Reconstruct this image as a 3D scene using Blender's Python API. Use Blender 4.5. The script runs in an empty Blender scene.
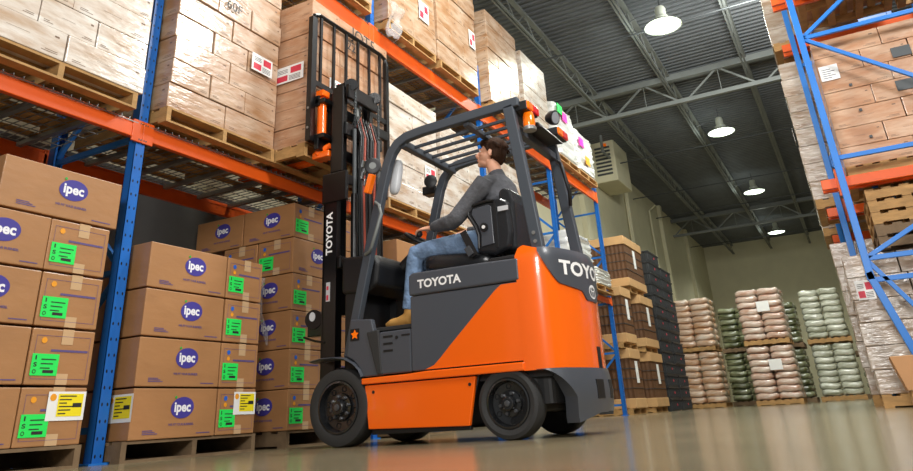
import bpy, bmesh, math, random
from mathutils import Vector, Matrix

C = bpy.context.scene.collection
sc = bpy.context.scene
PI = math.pi
V = Vector

# ------------------------------------------------------------------ camera
F_PX, YAW, PITCH, ROLL, CY_PX = 698.3934, 0.4737, 0.4137, -0.0596, 110.4057
W_PX, H_PX = 913, 471
cyw, syw = math.cos(YAW), math.sin(YAW)
fwd = V((-syw*math.cos(PITCH), cyw*math.cos(PITCH), math.sin(PITCH)))
r0 = V((cyw, syw, 0)); u0 = r0.cross(fwd)
rgt = math.cos(ROLL)*r0 + math.sin(ROLL)*u0
upv = -math.sin(ROLL)*r0 + math.cos(ROLL)*u0
cd = bpy.data.cameras.new('camera'); cam = bpy.data.objects.new('camera', cd); C.objects.link(cam)
m3 = Matrix((rgt, upv, -fwd)).transposed()
cam.matrix_world = Matrix.Translation((0, 0, 0.15)) @ m3.to_4x4()
cd.sensor_fit = 'HORIZONTAL'; cd.sensor_width = 36.0
cd.lens = 36.0*F_PX/W_PX
cd.shift_x = 0.0
cd.shift_y = -(H_PX/2 - CY_PX)/W_PX
cd.clip_start = 0.02; cd.clip_end = 200
sc.camera = cam

# ------------------------------------------------------------------ world and light
wd = bpy.data.worlds.new('world'); sc.world = wd; wd.use_nodes = True
bg = wd.node_tree.nodes['Background']
bg.inputs[0].default_value = (0.93, 0.97, 1.0, 1); bg.inputs[1].default_value = 0.23

def area(name, loc, target, size, power, col=(1, 1, 1), sy=None):
    ld = bpy.data.lights.new(name, 'AREA'); ld.energy = power; ld.color = col
    ld.shape = 'RECTANGLE'; ld.size = size; ld.size_y = sy or size
    o = bpy.data.objects.new(name, ld); C.objects.link(o); o.location = loc
    o.rotation_euler = (V(target)-V(loc)).to_track_quat('-Z', 'Y').to_euler()
    return o
area('light_main_strobe', (3.6, 2.6, 5.4), (-3.6, 4.9, 1.8), 1.3, 370, (1, .98, .95))
area('light_fill_strobe', (.3, -2.2, 3.0), (-3.0, 4.8, 1.4), 1.5, 210, (1, .98, .95))
area('light_aisle_fill', (1.8, 8.2, 7.4), (-3.8, 9.6, 4.2), 1.2, 300, (1, 1, .97))  # added fill light over the aisle, brightens the left rack
area('light_rack_fill', (-1.4, 3.0, 5.2), (0.9, 9.0, 2.8), 1.2, 170, (1, .97, .93))  # added fill light for the near faces of the right rack
area('light_hall_fill', (.2, 14.0, 7.6), (-3.0, 21.0, 1.5), 1.5, 430, (.98, 1, .93))  # added fill light for the goods at the back of the hall
sc.view_settings.view_transform = 'Standard'; sc.view_settings.look = 'None'
sc.view_settings.gamma = 1.0; sc.view_settings.use_curve_mapping = False
sc.view_settings.exposure = 0.0

# ------------------------------------------------------------------ materials
def srgb(c):
    return tuple(((v/255)/12.92 if v/255 <= .04045 else ((v/255+.055)/1.055)**2.4) for v in c)
MATS = {}
def mat(name, col, rough=.6, metal=0., var=.0, vscale=3., bump=0., bscale=20., coat=0., stretch=(1, 1, 1),
        emit=None, estr=0., spec=.5, coatrough=.1, bdist=.01):
    m = bpy.data.materials.new(name); m.use_nodes = True; MATS[name] = m
    nt = m.node_tree; N = nt.nodes; L = nt.links; b = N['Principled BSDF']
    c = srgb(col)
    b.inputs['Base Color'].default_value = (*c, 1)
    b.inputs['Roughness'].default_value = rough; b.inputs['Metallic'].default_value = metal
    b.inputs['Specular IOR Level'].default_value = spec
    b.inputs['Coat Weight'].default_value = coat; b.inputs['Coat Roughness'].default_value = coatrough
    g = N.new('ShaderNodeNewGeometry'); mp = N.new('ShaderNodeMapping'); mp.inputs['Scale'].default_value = stretch
    L.new(g.outputs['Position'], mp.inputs['Vector'])
    if var > 0:
        n = N.new('ShaderNodeTexNoise'); n.inputs['Scale'].default_value = vscale; n.inputs['Detail'].default_value = 4
        L.new(mp.outputs[0], n.inputs['Vector'])
        r = N.new('ShaderNodeValToRGB')
        r.color_ramp.elements[0].position = .3; r.color_ramp.elements[1].position = .7
        r.color_ramp.elements[0].color = (*[x*(1-var) for x in c], 1)
        r.color_ramp.elements[1].color = (*[min(1, x*(1+var)) for x in c], 1)
        L.new(n.outputs['Fac'], r.inputs[0]); L.new(r.outputs[0], b.inputs['Base Color'])
    if bump > 0:
        n2 = N.new('ShaderNodeTexNoise'); n2.inputs['Scale'].default_value = bscale; n2.inputs['Detail'].default_value = 3
        L.new(mp.outputs[0], n2.inputs['Vector'])
        bp = N.new('ShaderNodeBump'); bp.inputs['Strength'].default_value = bump; bp.inputs['Distance'].default_value = bdist
        L.new(n2.outputs['Fac'], bp.inputs['Height'])
        L.new(bp.outputs[0], b.inputs['Normal'])
        if coat > 0: L.new(bp.outputs[0], b.inputs['Coat Normal'])
    if emit:
        b.inputs['Emission Color'].default_value = (*srgb(emit), 1); b.inputs['Emission Strength'].default_value = estr
    return m

mat('floor_mat', (138, 126, 100), .17, var=.16, vscale=1.1, bump=.12, bscale=2.2, bdist=.02)
mat('wall_mat', (212, 206, 176), .8, var=.04, vscale=1.5)
mat('deck_mat', (94, 98, 102), .6, var=.12, vscale=2)
mat('steel_grey', (120, 124, 122), .5, .1, var=.08)
mat('steel_dark', (70, 74, 76), .5, .2, var=.1)
mat('galv', (150, 150, 148), .4, .6, var=.1, vscale=8)
mat('orange_beam', (226, 90, 20), .38, var=.05, vscale=6, bump=.05, bscale=30)
mat('blue_plain', (36, 118, 205), .35, var=.07, vscale=5)
mat('wood', (176, 136, 84), .75, var=.2, vscale=7, bump=.3, bscale=30, stretch=(1, 1, 3))
mat('wood_dark', (120, 98, 72), .8, var=.25, vscale=7, bump=.3, bscale=30)
mat('carton', (172, 124, 80), .5, var=.05, vscale=4, coat=.45, coatrough=.22, bump=.2, bscale=9, stretch=(1, 1, 2.2), bdist=.012)
mat('carton_plain', (190, 142, 98), .7, var=.04, vscale=4)
def film(name, col, pale, amount, rough=.3, coat=.8, bump=.35):  # pale streaks mix the film's whitish tone and its glare into the colour
    m = mat(name, col, rough, coat=coat, coatrough=.14, bump=bump, bscale=7, stretch=(1, 1, 4), bdist=.012)
    nt = m.node_tree; N = nt.nodes; L = nt.links; b = N['Principled BSDF']
    mp = [n for n in N if n.type == 'MAPPING'][0]
    n1 = N.new('ShaderNodeTexNoise'); n1.inputs['Scale'].default_value = 2.2; n1.inputs['Detail'].default_value = 7; n1.inputs['Roughness'].default_value = .6; n1.inputs['Distortion'].default_value = .25
    L.new(mp.outputs[0], n1.inputs['Vector'])
    r = N.new('ShaderNodeValToRGB'); L.new(n1.outputs['Fac'], r.inputs[0])
    a = srgb(col); p = srgb(pale)
    r.color_ramp.elements[0].position = .42-amount*.25; r.color_ramp.elements[0].color = (*a, 1)
    r.color_ramp.elements[1].position = .80-amount*.25; r.color_ramp.elements[1].color = (*p, 1)
    e = r.color_ramp.elements.new(.3); e.color = (*[x*.92 for x in a], 1)
    L.new(r.outputs[0], b.inputs['Base Color']); return m
film('carton_film', (172, 128, 90), (214, 192, 170), .2)
film('carton_film_pale', (192, 158, 124), (230, 222, 212), .75, coat=1.)
film('carton_film_rosy', (182, 132, 96), (214, 182, 154), .1, coat=.5)
film('carton_film_grey', (150, 126, 102), (208, 200, 190), .15, coat=1., bump=.8)
film('sack_kraft', (196, 146, 104), (240, 226, 210), .25, coat=1., bump=.9)
film('sack_olive', (74, 80, 44), (190, 196, 160), .0, coat=1., bump=.9)
film('sack_pale', (130, 132, 100), (236, 238, 222), .5, coat=1., bump=1.)
film('sack_stripe', (178, 128, 100), (238, 228, 216), .3, coat=1., bump=.9)
film('white_film', (214, 214, 204), (240, 240, 238), .6, coat=1., bump=.8)
mat('tape', (206, 172, 132), .25, coat=.5)
mat('purple', (70, 62, 150), .45)
mat('logo_white', (240, 240, 245), .5)
mat('logo_dot', (60, 170, 70), .5)
mat('print_blue', (96, 80, 128), .6)
mat('print_dark', (60, 50, 45), .7)
mat('print_faint', (124, 98, 78), .6, coat=.6)
mat('block_grey', (92, 90, 88), .85, var=.08, vscale=4)
mat('green_label', (40, 235, 95), .5)
mat('label_white', (240, 240, 238), .5)
mat('label_yellow', (246, 226, 30), .5)
mat('label_red', (214, 60, 80), .5)
mat('label_pink', (250, 60, 180), .5)
mat('sticker_orange', (240, 160, 40), .5)
mat('sticker_blue', (40, 100, 200), .5)
mat('label_ink', (40, 40, 40), .6)
mat('bin_brown', (96, 64, 38), .75, var=.15, vscale=5)
mat('bin_light', (200, 158, 108), .7, var=.06)
mat('crate_black', (48, 50, 52), .45, var=.1)
mat('truck_orange', (255, 106, 12), .22, coat=.6, coatrough=.06)
mat('truck_grey', (72, 76, 84), .38, coat=.2, coatrough=.2)
mat('truck_frame', (66, 72, 80), .42)
mat('truck_black', (22, 22, 24), .42)
mat('plastic_black', (18, 18, 20), .5)
mat('mast_black', (11, 11, 12), .3, bump=.05, bscale=30)
mat('chrome', (200, 200, 200), .18, 1.)
mat('rubber', (46, 46, 46), .72, bump=.15, bscale=60)
mat('rim', (26, 27, 29), .25, 0, coat=.8, coatrough=.1)
mat('hole_black', (6, 6, 7), .8)
mat('lug_steel', (96, 98, 102), .3, .6)
mat('white_paint', (242, 242, 242), .4)
mat('red_lens', (220, 20, 20), .15, coat=.8, emit=(220, 20, 20), estr=.15)
mat('amber_lens', (255, 120, 10), .15, coat=.8, emit=(255, 110, 10), estr=.2)
mat('lens_clear', (150, 154, 162), .1, coat=1.)
mat('mirror_back', (196, 198, 202), .3)
mat('lamp_body', (190, 196, 184), .4)
mat('lamp_glow', (245, 255, 235), .4, emit=(238, 255, 226), estr=7.)
mat('skin', (226, 168, 138), .5, var=.05, vscale=20)
mat('lip', (196, 120, 104), .5)
mat('hair', (54, 35, 24), .75, spec=.15, var=.3, vscale=60, bump=.5, bscale=90, stretch=(1, 1, .35), bdist=.01)
mat('shirt', (86, 87, 92), .85, var=.12, vscale=14, bump=.8, bscale=9, bdist=.04)
mat('jeans', (122, 148, 182), .85, var=.24, vscale=11, bump=.8, bscale=11, bdist=.04)
mat('boot', (206, 152, 78), .75, var=.1, vscale=20)
mat('sole', (110, 84, 56), .7)
mat('eye_dark', (40, 30, 26), .3)
mat('vinyl', (34, 35, 38), .24, bump=.15, bscale=40)
mat('belt_grey', (60, 62, 66), .6)
mat('copper_hose', (150, 60, 40), .4)

def holes_mat(name, col, ox, oy, oz):
    """painted steel upright with two columns of punched slots, drawn in object space"""
    m = mat(name, col, .35, var=.06, vscale=5); nt = m.node_tree; N = nt.nodes; L = nt.links; b = N['Principled BSDF']
    tc = N.new('ShaderNodeTexCoord'); sp = N.new('ShaderNodeSeparateXYZ'); L.new(tc.outputs['Object'], sp.inputs[0])
    def M(op, a, c=None):
        n = N.new('ShaderNodeMath'); n.operation = op
        for i, v in enumerate((a, c)):
            if v is None: continue
            if isinstance(v, (int, float)): n.inputs[i].default_value = v
            else: L.new(v, n.inputs[i])
        return n.outputs[0]
    ay = M('ABSOLUTE', sp.outputs['Y'])
    dy = M('ABSOLUTE', M('SUBTRACT', ay, .020))
    zz = M('ABSOLUTE', M('SUBTRACT', M('FRACT', M('MULTIPLY', sp.outputs['Z'], 10.)), .5))
    e = M('ADD', M('POWER', M('DIVIDE', dy, .0065), 2.), M('POWER', M('DIVIDE', zz, .11), 2.))
    inside = M('LESS_THAN', e, 1.)
    # only on the front web (normal along x)
    g = N.new('ShaderNodeNewGeometry'); s2 = N.new('ShaderNodeSeparateXYZ'); L.new(g.outputs['Normal'], s2.inputs[0])
    fr = M('MULTIPLY', inside, M('GREATER_THAN', M('ABSOLUTE', s2.outputs['X']), .8))
    mx = N.new('ShaderNodeMix'); mx.data_type = 'RGBA'
    src = b.inputs['Base Color'].links[0].from_socket
    L.new(fr, mx.inputs['Factor']); L.new(src, mx.inputs[6]); mx.inputs[7].default_value = (.006, .008, .012, 1)
    L.new(mx.outputs[2], b.inputs['Base Color'])
    return m
holes_mat('blue_post', (28, 104, 190), 0, 0, 0)

def film_mat():
    m = bpy.data.materials.new('clear_film'); m.use_nodes = True; MATS['clear_film'] = m
    nt = m.node_tree; N = nt.nodes; L = nt.links; N.remove(N['Principled BSDF']); o = N['Material Output']
    t = N.new('ShaderNodeBsdfTransparent'); g = N.new('ShaderNodeBsdfPrincipled')
    g.inputs['Base Color'].default_value = (.9, .9, .92, 1); g.inputs['Roughness'].default_value = .18
    mx = N.new('ShaderNodeMixShader'); mx.inputs[0].default_value = .2
    n = N.new('ShaderNodeTexNoise'); n.inputs['Scale'].default_value = 14
    bp = N.new('ShaderNodeBump'); bp.inputs['Distance'].default_value = .03; L.new(n.outputs['Fac'], bp.inputs['Height']); L.new(bp.outputs[0], g.inputs['Normal'])
    L.new(t.outputs[0], mx.inputs[1]); L.new(g.outputs[0], mx.inputs[2]); L.new(mx.outputs[0], o.inputs['Surface'])
film_mat()

# ------------------------------------------------------------------ mesh helper
ORG = {}
class MB:
    def __init__(s): s.v = []; s.f = []; s.m = []; s.k = 0
    def mi(s, i): s.k = i; return s
    def add(s, vs, fs):
        b = len(s.v); s.v += [V(p) for p in vs]
        for f in fs: s.f.append([b+i for i in f]); s.m.append(s.k)
        return s
    def box(s, a, b):
        x0, y0, z0 = a; x1, y1, z1 = b
        return s.add([(x0,y0,z0),(x1,y0,z0),(x1,y1,z0),(x0,y1,z0),(x0,y0,z1),(x1,y0,z1),(x1,y1,z1),(x0,y1,z1)],
                     [(0,3,2,1),(4,5,6,7),(0,1,5,4),(1,2,6,5),(2,3,7,6),(3,0,4,7)])
    def bar(s, p, q, w, h, side=None):
        """rectangular bar from p to q; w along side, h across"""
        p = V(p); q = V(q); d = (q-p).normalized()
        sd = V(side) if side else (V((0, 0, 1)) if abs(d.z) < .9 else V((0, 1, 0)))
        sd = (sd - d*sd.dot(d)).normalized(); t = d.cross(sd)
        vs = []
        for o in (p, q):
            for a, c in ((-1,-1),(1,-1),(1,1),(-1,1)): vs.append(o+sd*a*w/2+t*c*h/2)
        return s.add(vs, [(0,3,2,1),(4,5,6,7),(0,1,5,4),(1,2,6,5),(2,3,7,6),(3,0,4,7)])
    def tube(s, pts, r, n=10, caps=True, sx=1., ref=None):
        pts = [V(p) for p in pts]; rs = r if isinstance(r, (list, tuple)) else [r]*len(pts)
        up = V(ref) if ref else None; rings = []
        for i, p in enumerate(pts):
            d = (pts[min(i+1, len(pts)-1)]-pts[max(i-1, 0)]).normalized()
            if up is None: up = V((0, 0, 1)) if abs(d.z) < .8 else V((1, 0, 0))
            a = (up-d*up.dot(d)); a = a.normalized() if a.length > 1e-6 else V((0, 1, 0)); c = d.cross(a); up = a
            rr = rs[i]; ra, rc = (rr if isinstance(rr, (list, tuple)) else (rr*sx, rr))
            rings.append([p+a*math.cos(2*PI*k/n)*ra+c*math.sin(2*PI*k/n)*rc for k in range(n)])
        vs = [v for R in rings for v in R]; fs = []
        for i in range(len(rings)-1):
            for k in range(n): fs.append((i*n+k, i*n+(k+1) % n, (i+1)*n+(k+1) % n, (i+1)*n+k))
        if caps: fs.append(tuple(range(n))[::-1]); fs.append(tuple((len(rings)-1)*n+k for k in range(n)))
        return s.add(vs, fs)
    def prism(s, poly, axis, a, b):
        """poly in the two remaining axes (in x,y,z order)"""
        def P(p, c): return {'x': (c, p[0], p[1]), 'y': (p[0], c, p[1]), 'z': (p[0], p[1], c)}[axis]
        n = len(poly); vs = [P(p, a) for p in poly]+[P(p, b) for p in poly]
        return s.add(vs, [tuple(range(n))[::-1], tuple(range(n, 2*n))]+[(i, (i+1) % n, n+(i+1) % n, n+i) for i in range(n)])
    def lathe(s, prof, c, axis=(0, 0, 1), n=32):
        """prof: list of (radius, height along axis)"""
        ax = V(axis).normalized(); a = ax.orthogonal().normalized(); b = ax.cross(a); c = V(c)
        vs = [c+ax*h+(a*math.cos(2*PI*k/n)+b*math.sin(2*PI*k/n))*r for r, h in prof for k in range(n)]
        fs = [(i*n+k, i*n+(k+1) % n, (i+1)*n+(k+1) % n, (i+1)*n+k) for i in range(len(prof)-1) for k in range(n)]
        fs += [tuple(range(n))[::-1], tuple((len(prof)-1)*n+k for k in range(n))]
        return s.add(vs, fs)
    def ell(s, c, r, rot=None, nu=20, nv=12, p=1.):
        c = V(c); vs = []; fs = []
        def sg(v): return math.copysign(abs(v)**p, v)
        for j in range(nv+1):
            th = PI*j/nv
            for i in range(nu):
                ph = 2*PI*i/nu
                q = V((r[0]*sg(math.sin(th))*sg(math.cos(ph)), r[1]*sg(math.sin(th))*sg(math.sin(ph)), r[2]*sg(math.cos(th))))
                if rot: q = rot @ q
                vs.append(c+q)
        for j in range(nv):
            for i in range(nu): fs.append((j*nu+i, j*nu+(i+1) % nu, (j+1)*nu+(i+1) % nu, (j+1)*nu+i))
        return s.add(vs, fs)
    def quad(s, o, a, b):
        o = V(o); a = V(a); b = V(b); return s.add([o, o+a, o+a+b, o+b], [(0, 1, 2, 3)])
    def disc(s, c, n_, r, k=24, ry=None, ang=0, thick=.002, up=(0, 0, 1)):
        n_ = V(n_).normalized(); u = V(up); u = (u-n_*u.dot(n_)).normalized(); w = u.cross(n_); ry = ry or r
        P = []
        for i in range(k):
            t = 2*PI*i/k; x = r*math.cos(t); y = ry*math.sin(t)
            x, y = x*math.cos(ang)-y*math.sin(ang), x*math.sin(ang)+y*math.cos(ang)
            P.append(V(c)+w*x+u*y)
        vs = P+[p+n_*thick for p in P]
        return s.add(vs, [tuple(range(k))[::-1], tuple(range(k, 2*k))]+[(i, (i+1) % k, k+(i+1) % k, k+i) for i in range(k)])
    def mesh(s, name, mats, org=(0, 0, 0), smooth=None, weld=True):
        me = bpy.data.meshes.new(name); o = V(org)
        me.from_pydata([p-o for p in s.v], [], s.f)
        for m in (mats if isinstance(mats, (list, tuple)) else [mats]): me.materials.append(MATS[m])
        me.polygons.foreach_set('material_index', s.m)
        bm = bmesh.new(); bm.from_mesh(me)
        bmesh.ops.remove_doubles(bm, verts=bm.verts, dist=1e-6)
        bmesh.ops.recalc_face_normals(bm, faces=bm.faces); bm.to_mesh(me); bm.free()
        if smooth: me.shade_smooth() if smooth is True else smooth_angle(me, smooth)
        return me
    def build(s, name, mats, parent=None, smooth=None, bevel=0., seg=2, org=None):
        po = ORG.get(parent.name, V((0, 0, 0))) if parent else V((0, 0, 0))
        if org is None and parent is None:
            xs = [p.x for p in s.v]; ys = [p.y for p in s.v]; zs = [p.z for p in s.v]
            org = ((min(xs)+max(xs))/2, (min(ys)+max(ys))/2, min(zs))
        base = V(org) if org is not None else po
        me = s.mesh(name, mats, base, smooth)
        o = bpy.data.objects.new(name, me); C.objects.link(o); o.location = base-po
        if parent: o.parent = parent
        ORG[o.name] = base
        if bevel:
            b = o.modifiers.new('bevel', 'BEVEL'); b.width = bevel; b.segments = seg; b.limit_method = 'ANGLE'; b.angle_limit = math.radians(40)
            b.harden_normals = False
        return o
def smooth_angle(me, deg):
    me.shade_smooth()
    bm = bmesh.new(); bm.from_mesh(me); a = math.radians(deg)
    for e in bm.edges:
        e.smooth = (len(e.link_faces) == 2 and e.calc_face_angle(0) < a)
    bm.to_mesh(me); bm.free()

def tag(o, label=None, cat=None, group=None, kind=None):
    if label: o['label'] = label
    if cat: o['category'] = cat
    if group: o['group'] = group
    if kind: o['kind'] = kind
    return o
def thing(name, loc, label, cat, group=None):
    o = bpy.data.objects.new(name, None); C.objects.link(o); o.location = loc; o.empty_display_size = .1
    ORG[o.name] = V(loc); return tag(o, label, cat, group)
def dup(o, loc, label=None, group=None, parent=None, rotz=None):
    c = o.copy(); C.objects.link(c)
    if parent is None:
        c.location = loc
        if rotz is not None: c.rotation_euler = (0, 0, rotz)
        if label: c['label'] = label
        if group: c['group'] = group
    else: c.parent = parent
    for ch in list(o.children): dup(ch, None, parent=c)
    return c
def struct(name, mb, m, **k):
    return tag(mb.build(name, m, org=(0, 0, 0), **k), kind='structure')

# text -> mesh data appended to an MB
_TC = {}
def text_geo(body, ex=.0008, bold=0.):
    key = (body, ex, bold)
    if key in _TC: return _TC[key]
    cu = bpy.data.curves.new('t', 'FONT'); cu.body = body; cu.size = 1; cu.extrude = 0; cu.offset = bold; cu.resolution_u = 3
    ob = bpy.data.objects.new('t', cu); C.objects.link(ob)
    me = bpy.data.meshes.new_from_object(ob)
    vs = [tuple(v.co) for v in me.vertices]; fs = [tuple(p.vertices) for p in me.polygons]
    bpy.data.objects.remove(ob); bpy.data.curves.remove(cu); bpy.data.meshes.remove(me)
    xs = [v[0] for v in vs]; ys = [v[1] for v in vs]
    _TC[key] = (vs, fs, min(xs), max(xs), min(ys), max(ys)); return _TC[key]
def text(mb, body, c, right, up, width, height=None, bold=.01, fn=None):
    """lettering centred on c, scaled to the given width (and height)"""
    vs, fs, x0, x1, y0, y1 = text_geo(body, 0, bold)
    right = V(right).normalized(); up = V(up).normalized(); sx = width/(x1-x0); sy = (height/(y1-y0)) if height else sx
    out = []
    for v in vs:
        a = (v[0]-(x0+x1)/2)*sx; b = (v[1]-(y0+y1)/2)*sy
        out.append(fn(a, b) if fn else V(c)+right*a+up*b)
    mb.add(out, fs); return mb

# ================================================================== SETTING
XW, YF, ZC = -6.7, 45.5, 8.95
struct('floor', MB().box((XW-.3, -6, -.2), (12.3, YF+.3, 0)), 'floor_mat')
struct('wall_left', MB().box((XW-.2, -6, 0), (XW, YF+.2, ZC+.2)), 'wall_mat')
struct('trim_5', MB().box((XW, -6, 0), (XW+.03, 15.8, 2.9)), 'block_grey')
struct('wall_far', MB().box((XW, YF, 0), (12, YF+.2, ZC+.2)), 'wall_mat')
struct('wall_right', MB().box((12, -6, 0), (12.2, YF+.2, ZC+.2)), 'wall_mat')
ceil = MB(); y = -6; prof = []
while y < YF:
    prof += [(y, ZC), (y+.07, ZC), (y+.10, ZC+.05), (y+.17, ZC+.05)]; y += .2
prof += [(YF, ZC), (YF, ZC+.2), (-6, ZC+.2)]
struct('ceiling', MB().prism(prof, 'x', XW, 12), 'deck_mat')
pil = MB()
for i, yy in enumerate((21.5, 27.5, 33.5, 39.5)):
    struct('trim_%d' % (i+1), MB().box((XW, yy, 0), (XW+.16, yy+.35, ZC)), 'wall_mat')

# roof steel
for n, yy in enumerate((1.5, 19.1, 36.5)):
    t = thing('roof_truss', (XW, yy, 8.0), ['grey steel roof truss nearest the camera, above the lift truck', 'grey steel roof truss crossing the ceiling between the first and second lamps', 'grey steel roof truss at the far end, between the third and fourth lamps'][n], 'roof truss')
    MB().box((XW, yy-.09, 8.68), (11.9, yy+.09, 8.86)).build('top_chord', 'steel_grey', t, bevel=.01)
    MB().box((XW, yy-.07, 7.94), (11.9, yy+.07, 8.06)).build('bottom_chord', 'steel_grey', t, bevel=.01)
    x = XW+.05; k = 0
    while x < 11.5:
        MB().bar((x, yy, 8.0), (x+.95, yy, 8.75), .05, .05).build('diagonal', 'steel_grey', t)
        MB().bar((x+1.9, yy, 8.0), (x+.95, yy, 8.75), .05, .05).build('diagonal', 'steel_grey', t)
        MB().bar((x+.95, yy, 8.0), (x+.95, yy, 8.75), .02, .02).build('vertical_rod', 'steel_grey', t)
        x += 2.1; k += 1
        if k > 6: break
JN = ['above the left rack', 'passing left of the hanging lamps', 'passing right of the hanging lamps', 'above the right hand rack', 'beyond the right hand rack']
for n, x in enumerate((-5.0, -2.85, -.75, 1.35, 3.5)):
    t = thing('ceiling_joist', (x, 1.5, 8.3), 'grey open web steel joist running down the hall '+JN[n], 'ceiling joist')
    MB().box((x-.06, -5, 8.80), (x+.06, YF, 8.86)).build('top_chord', 'steel_grey', t)
    b = MB(); b.box((x-.06, -5, 8.30), (x-.015, YF, 8.35)).box((x+.015, -5, 8.30), (x+.06, YF, 8.35)); b.build('bottom_chord', 'steel_grey', t)
    w = MB(); y = -5; up = False
    while y < YF-.6:
        w.tube([(x, y, 8.33 if not up else 8.82), (x, y+.6, 8.82 if not up else 8.33)], .014, 5); y += .6; up = not up
    w.build('web', 'steel_grey', t)
for n, yy in enumerate((5.5, 10.6, 14.9, 24., 29., 33., 41.)):
    tag(MB().tube([(XW, yy, 8.22), (11.9, yy, 8.22)], .022, 8).build('conduit', 'steel_dark'),
        'thin dark conduit crossing under the roof deck, number of joists it crosses hidden in shadow'.split(',')[0]+', '+['above the lift truck', 'before the nearest lamp', 'just behind the nearest lamp', 'just behind the second lamp', 'before the third lamp', 'behind the third lamp', 'behind the farthest lamp'][n], 'conduit')

# high bay lamps
def lamp_proto():
    t = thing('high_bay_lamp', (-2.05, 14.5, 8.0), 'round white glowing high bay lamp hanging nearest the camera', 'lamp', 'high bay lamps under the roof')
    x, y = -2.05, 14.5
    MB().lathe([(.06, .52), (.10, .50), (.12, .44), (.12, .26), (.16, .22), (.17, .16), (.16, .12)], (x, y, 8.), n=20).build('ballast_housing', 'lamp_body', t, smooth=35)
    MB().lathe([(.15, .14), (.22, .12), (.30, .09), (.37, .05), (.42, .0), (.40, .0), (.35, .045), (.2, .10), (.14, .12)], (x, y, 8.), n=32).build('reflector', 'lamp_body', t, smooth=35)
    MB().lathe([(.0, -.045), (.15, -.04), (.28, -.025), (.37, 0.), (.385, .015), (.0, .02)], (x, y, 8.), n=32).build('lens', 'lamp_glow', t, smooth=35)
    MB().tube([(x, y, 8.5), (x, y, 8.82)], .012, 6).box((x-.03, y-.03, 8.48), (x+.03, y+.03, 8.56)).build('hanger', 'steel_dark', t)
    MB().tube([(x, y, 8.42), (x-.25, y+.1, 8.5), (x-.7, y+.05, 8.4), (x-.78, y, 8.32)], .012, 6).build('power_cord', 'steel_dark', t)
    return t
lp = lamp_proto()
for yy, lb in ((22.4, 'round white glowing high bay lamp, second from the camera'), (30.5, 'round white glowing high bay lamp, third from the camera'),
               (39.4, 'round white glowing high bay lamp, smallest and farthest, near the far wall')):
    dup(lp, (-2.05, yy, 8.0), lb)
for yy in (14.5, 22.4, 30.5, 39.4, 6.6):
    ld = bpy.data.lights.new('high_bay_light', 'SPOT'); ld.energy = 900; ld.color = (.97, 1, .9); ld.shadow_soft_size = .3
    ld.spot_size = math.radians(150); ld.spot_blend = .6
    lo = bpy.data.objects.new('high_bay_light', ld); C.objects.link(lo); lo.location = (-2.05, yy, 7.9)
    ld2 = bpy.data.lights.new('high_bay_spill', 'POINT'); ld2.energy = 22; ld2.color = (.9, 1, .9); ld2.shadow_soft_size = .2
    lo2 = bpy.data.objects.new('high_bay_spill', ld2); C.objects.link(lo2); lo2.location = (-2.6, yy+.3, 7.8)

# unit heater on left wall
t = thing('unit_heater', (-6.3, 24.2, 7.3), 'pale grey box heater hanging high on the left wall by the roof', 'heater')
MB().box((-6.68, 23.4, 7.45), (-5.8, 25.2, 9.0)).build('cabinet', 'wall_mat', t, bevel=.03)
g = MB()
for k in range(8): g.box((-6.5, 23.35, 7.7+k*.14), (-5.95, 23.4, 7.76+k*.14))
g.build('louvre', 'steel_dark', t)
MB().box((-6.2, 23.33, 8.75), (-6.05, 23.4, 8.85)).build('warning_plate', 'amber_lens', t)
MB().tube([(-6.0, 22.6, 8.9), (-6.0, 22.6, 8.3), (-6.0, 23.4, 8.3)], .05, 8).build('duct', 'steel_grey', t)
for n, yy in enumerate((27.3, 31.3)):
    tag(MB().tube([(-6.6, yy, .2), (-6.6, yy, 8.2), (-6.3, yy, 8.4)], .04, 8).build('wall_pipe', 'wall_mat'),
        'cream painted pipe running up the left wall, '+['nearer the rack end', 'farther from the rack end'][n], 'pipe')
# ================================================================== RACKS, LEFT
XR, XB = -4.30, -5.35           # front and rear face of the left rack
PY = [0.22, 3.20, 6.23, 9.22, 12.20, 15.10]
PNAME = ['', 'nearest the camera between the two carton piles', 'rising beside the raised load behind the mast', 'seen through the overhead guard', 'behind the rear of the overhead guard', 'at the far end of the left rack']
PW = .085
def upright(i, y, ztop):
    t = thing('rack_upright', (XR-.03, y, 0), 'blue punched steel rack upright frame '+PNAME[i], 'rack upright', 'blue upright frames of the left rack')
    for j, xx in enumerate((XR, XB)):
        sx = -1 if j == 0 else 1
        b = MB()
        b.box((xx, y-PW/2, .012), (xx+sx*.004, y+PW/2, ztop))
        b.box((xx, y-PW/2, .012), (xx+sx*.075, y-PW/2+.004, ztop)); b.box((xx, y+PW/2-.004, .012), (xx+sx*.075, y+PW/2, ztop))
        b.box((xx+sx*.071, y-PW/2, .012), (xx+sx*.075, y-PW/2+.02, ztop)); b.box((xx+sx*.071, y+PW/2-.02, .012), (xx+sx*.075, y+PW/2, ztop))
        b.build('post', 'blue_post', t, org=(xx, y, 0))
        MB().box((xx-.06+sx*.04, y-.07, 0), (xx+.06+sx*.04, y+.07, .012)).build('foot_plate', 'blue_plain', t)
    z = .25; a = True
    for k, z0 in enumerate((.2, 1.2, 2.2, 3.2, 4.2)):
        MB().bar((XR-.06, y, z0), (XB+.06, y, z0), .04, .03).build('horizontal_brace', 'blue_plain', t)
        p, q = ((XR-.06, y, z0+.05), (XB+.06, y, z0+.95)) if k % 2 else ((XB+.06, y, z0+.05), (XR-.06, y, z0+.95))
        MB().bar(p, q, .04, .03).build('diagonal_brace', 'blue_plain', t)
for i in range(1, 6): upright(i, PY[i], 5.4)

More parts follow.
